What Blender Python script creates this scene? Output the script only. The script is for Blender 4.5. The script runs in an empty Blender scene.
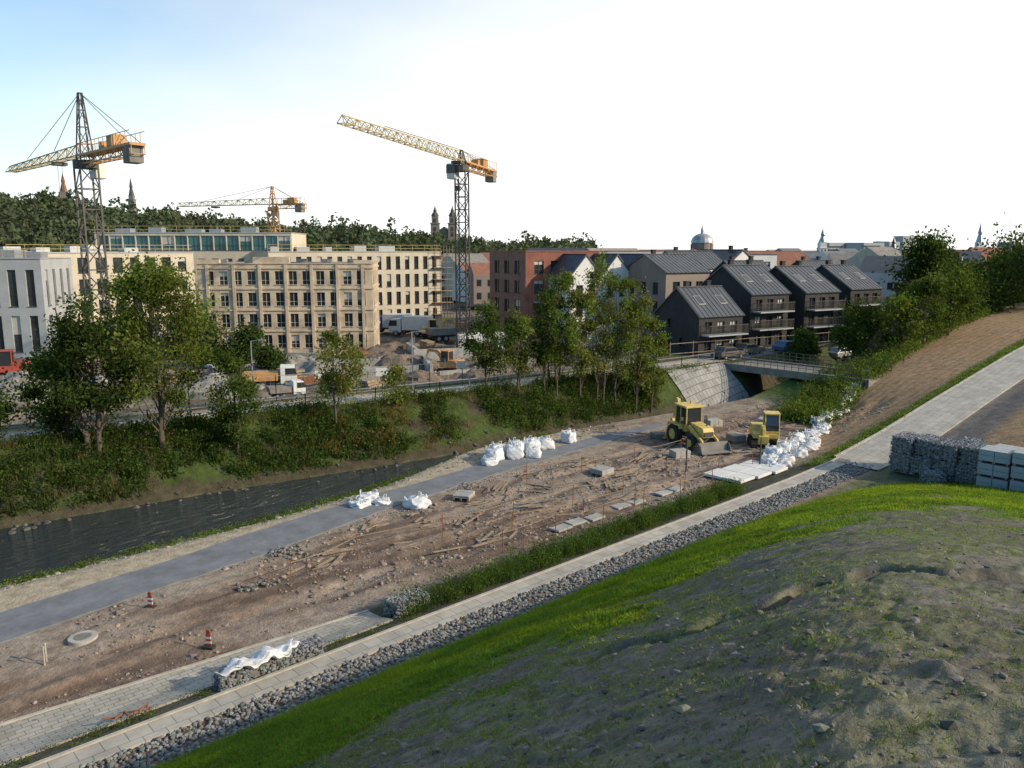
import bpy, math, random
import numpy as np
from mathutils import Vector, Matrix
random.seed(7); rng=np.random.default_rng(7)
R_=math.radians
scene=bpy.context.scene
ANG=R_(42.5); EC,ES=math.cos(ANG),math.sin(ANG)
def ab2xy(a,b): return a*EC-b*ES, a*ES+b*EC
def xy2ab(x,y): return x*EC+y*ES, -x*ES+y*EC

# ---------------------------------------------------------------- noise
def _h(xi,yi,s):
    h=(xi.astype(np.int64)*374761393+yi.astype(np.int64)*668265263+s*974634777)&0xffffffff
    h=((h^(h>>13))*1274126177)&0xffffffff
    h=h^(h>>16)
    return (h&0xffffff)/float(0xffffff)
def vn(x,y,s=0):
    x=np.asarray(x,float);y=np.asarray(y,float)
    xi=np.floor(x);yi=np.floor(y);fx=x-xi;fy=y-yi
    fx=fx*fx*(3-2*fx);fy=fy*fy*(3-2*fy)
    a=_h(xi,yi,s);b=_h(xi+1,yi,s);c=_h(xi,yi+1,s);d=_h(xi+1,yi+1,s)
    return (a*(1-fx)+b*fx)*(1-fy)+(c*(1-fx)+d*fx)*fy
def fbm(x,y,s=0,o=4):
    t=0;amp=.5;tot=0
    for i in range(o):
        t=t+amp*vn(x*2**i+i*17.3,y*2**i-i*9.1,s+i);tot+=amp;amp*=.5
    return t/tot
def sst(t): t=np.clip(t,0,1); return t*t*(3-2*t)
def lin(t): return np.clip(t,0,1)

# ---------------------------------------------------------------- terrain
TOE=18.9
def I(x,xs,ys): return np.interp(x,xs,ys)
def wn(a): return I(a,[-200,5,17,32,45,67,120],[37,38.7,39,41,40,37.3,37])
def wf(a): return I(a,[-200,4,17.5,32,45,67,120],[50,47.2,45.6,43.2,42,39.3,39.5])
def topb(a): return I(a,[-200,8,26,39,61,75,120],[55,51.5,49,46.2,42.8,42.3,42.3])
def zp(a): return I(a,[-60,40,45,52,62,78,92,130,200],[.4,.4,.5,1.1,2.3,4.1,5.3,6.6,6.6])
def foot(a): return I(a,[0,42,44,49,55,66,92,120],[23.0,23.0,23.2,24.3,26.5,29.0,31,33])
def plo(a): return I(a,[-60,4,13,22.5,30.4,41.5,50],[24,29.9,31.2,33.1,34.1,34.9,35.2])
def phi(a): return I(a,[-60,4.7,13,22,30.4,41.5,50],[27.5,32.5,33.8,35.4,36.1,36.3,36.2])
def rtoe(th):
    c=np.clip(np.cos(th+ANG),.02,1)
    r1=TOE/c
    r2=I(th,[R_(-180),R_(-80),R_(0),R_(34),R_(60),R_(100)],[60,60,47.5,48.5,58,72])
    return (r1**-9.+r2**-9.)**(-1/9.)
def gz(x,y,base=False):
    x=np.asarray(x,float);y=np.asarray(y,float)
    a,b=xy2ab(x,y)
    zpa=zp(a)
    zw=I(a,[55,62,69,78,92,120],[0,.3,1.9,3.2,4.6,6.0])
    z=zpa+(zw-zpa)*lin((b-21.4)/(foot(a)-21.4))
    zr=I(a,[55,62,69,120],[0,.2,1.6,2.0])
    z=z+(zr-zw)*sst((b-foot(a))/3.5)
    bk=I(a,[0,24,34],[4.3,4.2,1.3])
    z=z+(-1.2-zr)*sst((b-(wn(a)-bk))/bk)
    w0,w1,tb=wn(a),wf(a),topb(a)
    z=z-.8*sst((b-w0)/.8)+.8*sst((b-w1+.8)/.8)
    z=z+3.3*np.power(lin((b-w1)/(tb-w1)),.8)
    zc=I(x,[-5,14],[0,2.0])
    z=z+(zc-2.1)*sst((b-tb-6)/8)
    z=z+.22*np.clip(17.3-b,0,7)*lin((a-48)/6)
    r=np.hypot(x,y);az=np.arctan2(x,y)
    px=512+796*np.tan(np.clip(az,-1.2,1.2))
    hh=I(px,[-600,-200,0,60,110,170,250,330,450,550,640],[32,29,26,25.5,22.5,20,16,14.5,9,4.5,0])
    z=z+hh*sst((r-230)/170)*np.where(y>0,1,0)
    if not base:
        d=lin((b-24.2)/1)*lin((plo(a)-.6-b)/1)*lin((66-a)/3)*lin((a+30)/5)
        z=z+d*((fbm(a*.35,b*1.6,3)-.5)*.36+(fbm(a*2,b*2.5,9)-.5)*.14)
        d2=lin((b-w1-.3)/1)*lin((r<260)*1.0)*np.where(a>56,lin((a-70)/4),1)
        z=z+d2*lin((tb-b)/1)*(fbm(x*.8,y*.8,5)-.5)*.8
        d3=lin((b-tb-7)/3)*np.where((x<12)&(r<180),1,0)
        z=z+d3*((fbm(x*.16,y*.16,12)-.5)*1.8+(fbm(x*.6,y*.6,13)-.5)*.9)
    th=np.arctan2(x,y)
    R=rtoe(th);u=r/R
    hill=zpa+(11.4-zpa)*(1-np.clip(u,0,1))
    if not base: hill=hill-.3*np.clip((1-u)*15,0,1)
    return np.where(u<1,hill,z)
def gzf(x,y): return float(gz(np.array([x]),np.array([y]),True)[0])

# ---------------------------------------------------------------- materials
def newmat(name):
    m=bpy.data.materials.new(name);m.use_nodes=True
    nt=m.node_tree;nt.nodes.clear()
    o=nt.nodes.new('ShaderNodeOutputMaterial');p=nt.nodes.new('ShaderNodeBsdfPrincipled')
    nt.links.new(p.outputs[0],o.inputs[0])
    return m,nt,p,o
def N(nt,t,**k):
    n=nt.nodes.new(t)
    for q,v in k.items(): setattr(n,q,v)
    return n
def mat(name,col,rough=.8,ns=3,var=.25,bump=.0,bs=None,metal=0,spec=.3,dirt=0,attr=False):
    m,nt,p,o=newmat(name);L=nt.links
    tc=N(nt,'ShaderNodeTexCoord')
    n=N(nt,'ShaderNodeTexNoise');n.inputs['Scale'].default_value=ns;n.inputs['Detail'].default_value=6 if attr else 4;n.inputs['Roughness'].default_value=.72
    L.new(tc.outputs['Object'],n.inputs['Vector'])
    mr=N(nt,'ShaderNodeMapRange');mr.inputs['From Min'].default_value=.3;mr.inputs['From Max'].default_value=.7
    mr.inputs['To Min'].default_value=1-var;mr.inputs['To Max'].default_value=1+var
    L.new(n.outputs['Fac'],mr.inputs['Value'])
    mx=N(nt,'ShaderNodeVectorMath',operation='SCALE')
    if attr:
        at=N(nt,'ShaderNodeAttribute');at.attribute_name='Col';L.new(at.outputs['Color'],mx.inputs[0])
    else: mx.inputs[0].default_value=col[:3]
    L.new(mr.outputs[0],mx.inputs['Scale']);L.new(mx.outputs[0],p.inputs['Base Color'])
    p.inputs['Roughness'].default_value=rough;p.inputs['Metallic'].default_value=metal
    p.inputs['Specular IOR Level'].default_value=spec
    if bump>0:
        n2=N(nt,'ShaderNodeTexNoise');n2.inputs['Scale'].default_value=bs or ns*4;n2.inputs['Detail'].default_value=4;n2.inputs['Roughness'].default_value=.7
        L.new(tc.outputs['Object'],n2.inputs['Vector'])
        bp=N(nt,'ShaderNodeBump');bp.inputs['Strength'].default_value=1;bp.inputs['Distance'].default_value=bump
        L.new(n2.outputs['Fac'],bp.inputs['Height']);L.new(bp.outputs[0],p.inputs['Normal'])
    return m
def leafmat(name,tr=.4):
    m,nt,p,o=newmat(name);L=nt.links
    at=N(nt,'ShaderNodeAttribute');at.attribute_name='Col'
    d=N(nt,'ShaderNodeBsdfDiffuse');L.new(at.outputs['Color'],d.inputs['Color']);nt.nodes.remove(p)
    t=N(nt,'ShaderNodeBsdfTranslucent')
    mx=N(nt,'ShaderNodeVectorMath',operation='MULTIPLY');mx.inputs[1].default_value=(1.45,1.4,.6)
    L.new(at.outputs['Color'],mx.inputs[0]);L.new(mx.outputs[0],t.inputs['Color'])
    ms=N(nt,'ShaderNodeMixShader');ms.inputs[0].default_value=tr
    L.new(d.outputs[0],ms.inputs[1]);L.new(t.outputs[0],ms.inputs[2]);L.new(ms.outputs[0],o.inputs[0])
    return m
def brickmat(name,c1,c2,mort,scale,bw,rh,msz=.02,rough=.85,bump=.006,off=.5):
    m,nt,p,o=newmat(name);L=nt.links
    tc=N(nt,'ShaderNodeTexCoord')
    b=N(nt,'ShaderNodeTexBrick');b.inputs['Scale'].default_value=scale;b.inputs['Brick Width'].default_value=bw;b.inputs['Row Height'].default_value=rh
    b.inputs['Mortar Size'].default_value=msz;b.offset=off
    b.inputs['Color1'].default_value=(*c1,1);b.inputs['Color2'].default_value=(*c2,1);b.inputs['Mortar'].default_value=(*mort,1)
    L.new(tc.outputs['Object'],b.inputs['Vector'])
    n=N(nt,'ShaderNodeTexNoise');n.inputs['Scale'].default_value=.9;n.inputs['Detail'].default_value=7;n.inputs['Roughness'].default_value=.7
    L.new(tc.outputs['Object'],n.inputs['Vector'])
    mr=N(nt,'ShaderNodeMapRange');mr.inputs['From Min'].default_value=.3;mr.inputs['From Max'].default_value=.7;mr.inputs['To Min'].default_value=.66;mr.inputs['To Max'].default_value=1.15
    L.new(n.outputs['Fac'],mr.inputs['Value'])
    mx=N(nt,'ShaderNodeVectorMath',operation='SCALE');L.new(b.outputs['Color'],mx.inputs[0]);L.new(mr.outputs[0],mx.inputs['Scale'])
    L.new(mx.outputs[0],p.inputs['Base Color']);p.inputs['Roughness'].default_value=rough
    bp=N(nt,'ShaderNodeBump');bp.inputs['Distance'].default_value=bump;bp.invert=True
    L.new(b.outputs['Fac'],bp.inputs['Height']);L.new(bp.outputs[0],p.inputs['Normal'])
    return m
M={}
M['ground']=mat('ground_soil',(0,0,0),.95,1.8,.42,.07,7,attr=True,spec=.1)
M['hill']=mat('hillside_soil',(0,0,0),.95,5,.42,.03,22,attr=True,spec=.1)
M['asph']=mat('asphalt',(.18,.19,.205),.9,1.0,.26,.01,40)
M['paver']=brickmat('concrete_pavers',(.44,.41,.35),(.37,.345,.29),(.2,.18,.15),1,.4,.2,.012)
M['slabs']=brickmat('light_paving',(.47,.44,.38),(.40,.37,.32),(.2,.19,.165),1,.6,.5,.012)
M['kerb']=mat('kerb_concrete',(.42,.39,.34),.85,2,.25,.005,30)
M['stone']=mat('stone',(0,0,0),.85,9,.25,.0,attr=True)
M['leaf']=leafmat('leaves',.42)
M['grass']=leafmat('grass_blades',.45)
M['far']=leafmat('distant_foliage',.2)
M['bark']=mat('bark',(.10,.08,.06),.95,6,.35,.02,20)
M['bagw']=mat('woven_sack',(.66,.67,.68),.7,2.5,.18,.03,7)
M['concrete']=mat('concrete',(.36,.35,.32),.85,1.3,.25,.01,12)
M['concdark']=mat('weathered_concrete',(.22,.205,.185),.9,1.0,.3,.02,8)
M['yellow']=mat('yellow_paint',(.62,.45,.12),.5,2.5,.3,spec=.4)
M['crane']=mat('faded_crane_yellow',(.42,.33,.15),.6,1.5,.25,spec=.3)
M['orange']=mat('orange_paint',(.50,.26,.09),.55,2,.25,spec=.4)
M['rust']=mat('rusty_steel',(.26,.11,.06),.85,5,.35)
M['red']=mat('red_paint',(.38,.07,.05),.5,2,.2,spec=.4)
M['white']=mat('white_paint',(.68,.68,.65),.5,1.5,.12,spec=.4)
M['blue']=mat('blue_paint',(.10,.17,.28),.5,1.5,.15)
M['steel']=mat('dark_steel',(.10,.09,.08),.6,3,.25,metal=.2)
M['galv']=mat('galvanised_steel',(.38,.39,.4),.45,3,.15,metal=.6)
M['rubber']=mat('rubber',(.035,.031,.028),.9,6,.35)
M['glass']=mat('window_glass',(.03,.035,.04),.12,.35,.5,spec=.6)
M['glassb']=mat('blue_glass',(.04,.125,.145),.12,.3,.5,spec=.7)
M['wood']=mat('timber',(.29,.215,.145),.85,3,.3,.005,20)
M['woodg']=mat('weathered_timber',(.30,.235,.17),.9,3,.45,.005,20)
M['plaster']=mat('beige_plaster',(.54,.475,.37),.85,.6,.14,.003,20)
M['plastg']=mat('grey_panel',(.36,.375,.385),.75,.5,.12)
M['facto']=mat('old_stucco',(.53,.425,.31),.9,.6,.28,.01,6)
M['plastw']=mat('white_render',(.66,.65,.62),.8,.5,.09)
M['plastt']=mat('taupe_render',(.25,.205,.175),.85,.5,.12)
M['brick']=brickmat('red_brick',(.27,.095,.065),(.22,.08,.055),(.2,.15,.12),1,.5,.16,.02)
M['dark']=brickmat('dark_clinker',(.034,.031,.031),(.044,.039,.038),(.03,.03,.03),1,.5,.16,.02)
M['roofd']=mat('standing_seam_roof',(.085,.09,.10),.42,.7,.2,metal=.2,spec=.5)
M['roofr']=mat('red_roof_tile',(.28,.125,.085),.8,1,.25)
M['roofl']=mat('light_roof_membrane',(.4,.41,.41),.8,.5,.1)
M['frame']=mat('window_frame',(.05,.05,.055),.5,3,.1)
M['framel']=mat('light_window_frame',(.45,.43,.39),.6,3,.1)
def watermat():
    m,nt,p,o=newmat('river_water');L=nt.links
    p.inputs['Base Color'].default_value=(.022,.034,.038,1);p.inputs['Roughness'].default_value=.08
    p.inputs['IOR'].default_value=1.33
    tc=N(nt,'ShaderNodeTexCoord');mp=N(nt,'ShaderNodeMapping');mp.inputs['Scale'].default_value=(.5,1.7,1)
    L.new(tc.outputs['Object'],mp.inputs['Vector'])
    n=N(nt,'ShaderNodeTexNoise');n.inputs['Scale'].default_value=1.4;n.inputs['Detail'].default_value=5;n.inputs['Roughness'].default_value=.58;n.inputs['Distortion'].default_value=.9
    L.new(mp.outputs[0],n.inputs['Vector'])
    bp=N(nt,'ShaderNodeBump');bp.inputs['Distance'].default_value=.5;bp.inputs['Strength'].default_value=1
    L.new(n.outputs['Fac'],bp.inputs['Height']);L.new(bp.outputs[0],p.inputs['Normal'])
    return m
M['water']=watermat()

# ---------------------------------------------------------------- mesh helpers
def link(o,parent=None):
    scene.collection.objects.link(o)
    if parent: o.parent=parent
    return o
def mesh_np(name,V,F,mats,col=None,parent=None,smooth=False,rotz=0):
    V=np.asarray(V,np.float32);F=np.asarray(F,np.int32)
    me=bpy.data.meshes.new(name);n,k=F.shape
    me.vertices.add(len(V));me.vertices.foreach_set('co',V.ravel())
    me.loops.add(n*k);me.loops.foreach_set('vertex_index',F.ravel())
    me.polygons.add(n);me.polygons.foreach_set('loop_start',np.arange(0,n*k,k,dtype=np.int32))
    me.update(calc_edges=True)
    if col is not None:
        at=me.color_attributes.new('Col','FLOAT_COLOR','POINT')
        c=np.ones((len(V),4),np.float32);c[:,:3]=col;at.data.foreach_set('color',c.ravel())
    for m in (mats if isinstance(mats,list) else [mats]): me.materials.append(M[m])
    me.polygons.foreach_set('use_smooth',np.full(n,smooth))
    o=bpy.data.objects.new(name,me);o.rotation_euler[2]=rotz
    return link(o,parent)
class MB:
    def __init__(s): s.v=[];s.f=[];s.m=[]
    def add(s,vs,fs,mi=0):
        o=len(s.v);s.v+= [tuple(p) for p in vs];s.f+=[tuple(i+o for i in f) for f in fs];s.m+=[mi]*len(fs)
    def quad(s,a,b,c,d,mi=0): s.add([a,b,c,d],[(0,1,2,3)],mi)
    def box(s,c,sz,mi=0,yaw=0,pitch=0,roll=0):
        Mx=Matrix.Rotation(yaw,3,'Z')@Matrix.Rotation(pitch,3,'Y')@Matrix.Rotation(roll,3,'X')
        vs=[Vector(c)+Mx@Vector((sz[0]/2*i,sz[1]/2*j,sz[2]/2*k)) for i in(-1,1) for j in(-1,1) for k in(-1,1)]
        s.add(vs,[(0,1,3,2),(4,6,7,5),(0,4,5,1),(2,3,7,6),(0,2,6,4),(1,5,7,3)],mi)
    def beam(s,p0,p1,w,h,mi=0):
        p0=Vector(p0);p1=Vector(p1);d=(p1-p0)
        if d.length<1e-5:return
        q=d.to_track_quat('X','Z')
        vs=[(p0 if i<0 else p1)+q@Vector((0,w/2*j,h/2*k)) for i in(-1,1) for j in(-1,1) for k in(-1,1)]
        s.add(vs,[(0,1,3,2),(4,6,7,5),(0,4,5,1),(2,3,7,6),(0,2,6,4),(1,5,7,3)],mi)
    def cyl(s,p0,p1,r0,r1=None,n=8,mi=0,cap=True):
        r1=r0 if r1 is None else r1
        p0=Vector(p0);p1=Vector(p1);d=p1-p0
        if d.length<1e-5:return
        q=d.to_track_quat('Z','X')
        vs=[];
        for P,r in((p0,r0),(p1,r1)):
            for i in range(n):
                t=2*math.pi*i/n;vs.append(P+q@Vector((r*math.cos(t),r*math.sin(t),0)))
        fs=[(i,(i+1)%n,n+(i+1)%n,n+i) for i in range(n)]
        if cap: fs+=[tuple(range(n-1,-1,-1)),tuple(range(n,2*n))]
        s.add(vs,fs,mi)
    def prism(s,prof,y0,y1,mi=0):
        n=len(prof);vs=[(x,y0,z) for x,z in prof]+[(x,y1,z) for x,z in prof]
        s.add(vs,[(i,(i+1)%n,n+(i+1)%n,n+i) for i in range(n)]+[tuple(range(n-1,-1,-1)),tuple(range(n,2*n))],mi)
    def obj(s,name,mats,parent=None,bevel=0,smooth=False,loc=None,yaw=0,scale=1):
        me=bpy.data.meshes.new(name);me.from_pydata(s.v,[],s.f)
        for m in mats: me.materials.append(M[m])
        if s.f: me.polygons.foreach_set('material_index',s.m)
        if smooth: me.polygons.foreach_set('use_smooth',[True]*len(s.f))
        me.update()
        import bmesh
        bm=bmesh.new();bm.from_mesh(me);bmesh.ops.recalc_face_normals(bm,faces=bm.faces);bm.to_mesh(me);bm.free()
        o=bpy.data.objects.new(name,me);link(o,parent)
        if loc is not None:o.location=loc
        o.rotation_euler[2]=yaw;o.scale=(scale,)*3
        if bevel>0:
            b=o.modifiers.new('bevel','BEVEL');b.width=bevel;b.segments=2;b.limit_method='ANGLE'
        return o
def empty(name,loc=(0,0,0),yaw=0,scale=1):
    e=bpy.data.objects.new(name,None);e.location=loc;e.rotation_euler[2]=yaw;e.scale=(scale,)*3;e.empty_display_size=.3
    return link(e)
def unit(v): return v/np.maximum(np.linalg.norm(v,axis=1,keepdims=True),1e-6)
def cards(name,P,size,col,m='leaf',parent=None,flat=0.0,asp=.6):
    n=len(P);u=unit(rng.normal(size=(n,3)));w=unit(rng.normal(size=(n,3)));w[:,2]*=(1-flat);v=unit(np.cross(u,w))
    s=np.asarray(size)[:,None] if np.ndim(size) else size
    V=np.stack([P-u*s,P+v*s*asp,P+u*s,P-v*s*asp],1).reshape(-1,3)
    F=np.arange(n*4).reshape(n,4)
    return mesh_np(name,V,F,m,np.repeat(col,4,0),parent)
def blades(name,P,h,w,col,m='grass',parent=None,lean=.35):
    n=len(P);t=rng.uniform(0,2*math.pi,n);d=np.stack([np.cos(t),np.sin(t),0*t],1)
    h=np.broadcast_to(h,(n,));w=np.broadcast_to(w,(n,))
    l=rng.normal(size=(n,3))*lean;l[:,2]=0
    tip=P+np.stack([l[:,0]*h,l[:,1]*h,h],1)
    V=np.stack([P-d*w[:,None],P+d*w[:,None],tip],1).reshape(-1,3)
    return mesh_np(name,V,np.arange(n*3).reshape(n,3),m,np.repeat(col,3,0),parent)
_g=(1+5**.5)/2
ICO=unit(np.array([(-1,_g,0),(1,_g,0),(-1,-_g,0),(1,-_g,0),(0,-1,_g),(0,1,_g),(0,-1,-_g),(0,1,-_g),(_g,0,-1),(_g,0,1),(-_g,0,-1),(-_g,0,1)],float))
ICF=np.array([(0,11,5),(0,5,1),(0,1,7),(0,7,10),(0,10,11),(1,5,9),(5,11,4),(11,10,2),(10,7,6),(7,1,8),(3,9,4),(3,4,2),(3,2,6),(3,6,8),(3,8,9),(4,9,5),(2,4,11),(6,2,10),(8,6,7),(9,8,1)])
def stones(name,P,size,col,parent=None,m='stone',flatz=.7):
    n=len(P);size=np.broadcast_to(size,(n,))
    r=rng.uniform(.7,1.15,(n,12,1));sc=rng.uniform(.65,1.2,(n,1,3))*np.array([1,1,flatz])
    V=(ICO[None]*r*sc)
    t=rng.uniform(0,6.28,n);c,s=np.cos(t)[:,None],np.sin(t)[:,None]
    V=np.stack([V[...,0]*c-V[...,1]*s,V[...,0]*s+V[...,1]*c,V[...,2]],-1)*size[:,None,None]+P[:,None]
    F=(ICF[None]+12*np.arange(n)[:,None,None]).reshape(-1,3)
    return mesh_np(name,V.reshape(-1,3),F,m,np.repeat(col,12,0),parent)
def cvar(base,n,v=.25,hue=.06):
    c=np.array(base)[None]*rng.uniform(1-v,1+v,(n,1))*(1+rng.normal(size=(n,3))*hue)
    return np.clip(c,0.002,1)

# ---------------------------------------------------------------- ground sheet
def axis(segs):
    out=[]
    for a,b,st in segs: out.append(np.arange(a,b,st))
    return np.concatenate(out+[[segs[-1][1]]])
A=axis([(-4000,-600,200),(-600,-100,25),(-100,-14,2),(-14,76,.25),(76,130,1.0),(130,700,14),(700,5000,250)])
B=axis([(-4000,-300,200),(-300,0,15),(0,17,1),(17,52,.2),(52,110,.9),(110,700,12),(700,5000,250)])
AA,BB=np.meshgrid(A,B,indexing='ij')
X,Y=ab2xy(AA,BB);Z=gz(X,Y)
na,nb=AA.shape
idx=np.arange(na*nb).reshape(na,nb)
F=np.stack([idx[:-1,:-1],idx[1:,:-1],idx[1:,1:],idx[:-1,1:]],-1).reshape(-1,4)
def mixc(c,d,t): return c*(1-t[...,None])+np.array(d)*t[...,None]
rr=np.hypot(X,Y)
n1=fbm(AA*.5,BB*.9,21);n2=fbm(AA*.12,BB*.2,22);n3=fbm(AA*.16,BB*1.9,23);n4=fbm(AA*1.7,BB*1.7,24)
C=np.zeros(AA.shape+(3,))+np.array((.25,.185,.14))
C=mixc(C,(.15,.106,.08),sst((n3-.5)*8+.3)*.85)
C=mixc(C,(.33,.275,.225),sst((n2-.5)*9)*.6)
wv=BB+.8*np.sin(AA*.13)+.5*np.sin(AA*.31+1)
for c0 in (25.9,27.7,29.4,31.2):
    t_=np.exp(-((wv-c0)/.22)**2)*lin((AA-8)/6)*lin((plo(AA)-.6-BB)/.5)*(.3+.9*n1)
    C=mixc(C,(.115,.083,.064),np.clip(t_,0,.8))
C=mixc(C,(.35,.30,.24),sst((BB-(plo(AA)-1.6))/.8)*.6*sst((n1-.3)*5))
C=mixc(C,(.40,.34,.25),sst((BB-phi(AA)+.5)/.4)*sst((44-AA)/4))
C=mixc(C,(.11,.16,.035),sst((BB-(wn(AA)-1.3))/.5)*sst((n1-.3)*6))
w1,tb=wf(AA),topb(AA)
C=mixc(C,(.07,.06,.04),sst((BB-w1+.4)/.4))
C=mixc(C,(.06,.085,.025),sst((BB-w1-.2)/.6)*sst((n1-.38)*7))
C=mixc(C,(.40,.34,.25),sst((BB-tb-.9)/.5)*sst((tb+4.6-BB)/.5))
C=mixc(C,(.08,.11,.04),sst((BB-tb-4.4)/.5)*sst((n1-.42)*9)*.8)
t_=sst((BB-tb-5)/1.5)
C=mixc(C,(.26,.215,.17),t_*.92*sst((n2-.2)*4)); C=mixc(C,(.12,.088,.066),t_*sst((n1-.47)*9)*.85)
t_=sst((X-14)/3)*sst((BB-tb-4)/2)
C=mixc(C,(.10,.12,.06),t_)
C=mixc(C,(.05,.068,.038),sst((rr-190)/40))
C=mixc(C,(.12,.12,.10),sst((rr-200)/50)*sst((X-20)/60)*.6)
t_=sst((AA-46)/3)*sst((BB-22.4)/.3)*sst((foot(AA)+.4-BB)/.5)
C=mixc(C,(.36,.24,.135),t_*(.85+.15*n4)); 
rib=(np.sin(BB*9+np.sin(AA*.5))>.6)*1.0
C=mixc(C,(.22,.145,.085),t_*.5*rib)
t_=sst((AA-44)/2)*sst((22.5-BB)/.3)*sst((BB-21)/.2);C=mixc(C,(.12,.17,.04),t_)
t_=sst((AA-60)/4)*sst((BB-foot(AA)-.2)/.7)*sst((wn(AA)-BB)/1);C=mixc(C,(.08,.12,.03),t_)
t_=sst((AA-47)/2)*sst((18.1-BB)/.2);C=mixc(C,(.13,.125,.12),t_*(.7+.3*n4))
t_=sst((AA-47)/2)*sst((15.6-BB)/.3);C=mixc(C,(.33,.225,.13),t_)
t_=sst((BB-21)/.2)*sst((23.9-BB)/.2)*sst((45-AA)/2);C=mixc(C,(.09,.085,.06),t_)
t_=sst((18.7-BB)/.3)*sst((49-AA)/2);C=mixc(C,(.13,.14,.08),t_)
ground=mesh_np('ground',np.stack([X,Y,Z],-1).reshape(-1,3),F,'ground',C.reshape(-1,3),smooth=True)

# ---------------------------------------------------------------- hillside (near, finely modelled)
th=np.linspace(R_(-62),R_(56),680)
un=np.linspace(0,1,470)**1.7
TT,UU=np.meshgrid(th,un,indexing='ij')
RT=rtoe(TT);RR=.7+(RT-.7+.15)*UU
hx=RR*np.sin(TT);hy=RR*np.cos(TT)
def hilldet(x,y):
    r=np.hypot(x,y);thh=np.arctan2(x,y);R=rtoe(thh);a,b=xy2ab(x,y);zpa=zp(a)
    u=r/R
    z=zpa+(11.4-zpa)*(1-u)
    f=lin((1-u)*12)*lin(r/3)
    rill=np.abs(fbm(x*.45,y*.45,31)-.5)
    z=z+f*((fbm(x*.25,y*.25,30)-.5)*.25+(fbm(x*1.6,y*1.6,32)-.5)*.09+(fbm(x*6,y*6,33,4)-.5)*.07+(fbm(x*17,y*17,38,2)-.5)*.035*lin((16-r)/5)-.04*np.exp(-(rill/.015)**2))
    gy=9.7+.16*(x-1.5)+.35*np.sin(x*1.7)+.15*np.sin(x*5.1)+ .25*(fbm(x*2,x*0+3,35)-.5)
    g=np.exp(-((y-gy)/.13)**2)*lin((x-.8)/.8)*lin((9-x)/1)*(.45+1.2*fbm(x*1.5,y,37))
    z=z-.2*g+.06*np.exp(-((y-gy-.32)/.2)**2)*lin((x-.8)/.8)*lin((9-x)/1)
    cl=fbm(x*2.6,y*2.6,36);z=z+.14*np.clip(cl-.55,0,1)*lin((x-.5)/2)*lin((8-y)/2)*2
    return z,u,g
hz,hu,hg=hilldet(hx,hy)
hz=hz-.12*lin((hu-.985)/.015)
def greenness(x,y,u):
    az=np.degrees(np.arctan2(x,y))
    u0=I(az,[-60,-20,-10,5,15,25,33,50],[.26,.34,.38,.42,.44,.46,.52,.60])
    n=fbm(x*.5,y*.5,40);m=fbm(x*1.8,y*1.8,41)
    return sst((u-u0+(n-.5)*.5)/.16), sst((m-.40)*5)*lin(.55+(u-u0+.35)*1.6)
gd,gs=greenness(hx,hy,hu)
m1=fbm(hx*.7,hy*.7,42);m2=fbm(hx*4,hy*4,43)
HC=np.zeros(hx.shape+(3,))+np.array((.165,.155,.125))
HC=mixc(HC,(.105,.097,.078),sst((m1-.45)*5)*.7);HC=mixc(HC,(.215,.20,.17),sst((m2-.56)*7)*.5)
HC=mixc(HC,(.125,.155,.055),np.clip(gs*.5,0,1));HC=mixc(HC,(.13,.20,.036),gd*.85)
HC=mixc(HC,(.05,.042,.034),np.clip(hg,0,1)*.6)
ni,nj=hx.shape;idx=np.arange(ni*nj).reshape(ni,nj)
F=np.stack([idx[:-1,:-1],idx[:-1,1:],idx[1:,1:],idx[1:,:-1]],-1).reshape(-1,4)
mesh_np('hillside',np.stack([hx,hy,hz],-1).reshape(-1,3),F,'hill',HC.reshape(-1,3),smooth=True)
n=640000
t=rng.uniform(R_(-48),R_(40),n);u=np.sqrt(rng.uniform(.01,1.0,n));r=u*rtoe(t)
x=r*np.sin(t);y=r*np.cos(t);z,uu,_=hilldet(x,y);g1,g2=greenness(x,y,uu)
keep=rng.uniform(size=n)<np.maximum(g1*.85,g2*.48)*lin((r-3)/4)
x,y,z,g1,uu,r=x[keep],y[keep],z[keep],g1[keep],uu[keep],r[keep];n=len(x)
P=np.stack([x,y,z-.01],1)
pt=fbm(x*.4,y*.4,44)[:,None];pt2=fbm(x*1.3,y*1.3,45)[:,None]
clr=np.where(pt>.5,np.array((.19,.27,.03)),np.array((.13,.215,.034)))*(.6+.8*pt2)
clr=clr*rng.uniform(.7,1.3,(n,1));dry=rng.uniform(size=n)<.05+.14*(1-g1);clr[dry]=np.array((.24,.2,.09))
h=rng.uniform(.04,.12,n)*(.38+.87*g1)*(.6+.9*pt2[:,0])*np.where(uu>.85,1.5,1)
half=n//2
blades('hillside_grass',P[:half],h[:half],.010+.009*(r[:half]/30),clr[:half],lean=.5)
Pc=P[half:].copy();Pc[:,2]+=h[half:]*.5
cards('hillside_weeds',Pc,.011+.032*g1[half:],clr[half:],'grass',flat=.0)
nt_=1300;t=rng.uniform(R_(-35),R_(36),nt_);u=rng.uniform(.09,.6,nt_);r=u*rtoe(t);x=r*np.sin(t);y=r*np.cos(t)
k=20;x=np.repeat(x,k)+rng.normal(0,.05,nt_*k);y=np.repeat(y,k)+rng.normal(0,.05,nt_*k);z,_,_=hilldet(x,y)
c_=np.repeat(cvar((.13,.18,.05),nt_,.3,.1),k,0)
blades('sparse_weed_tufts',np.stack([x,y,z-.01],1),rng.uniform(.02,.075,nt_*k),.005,c_,lean=.8)
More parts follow.
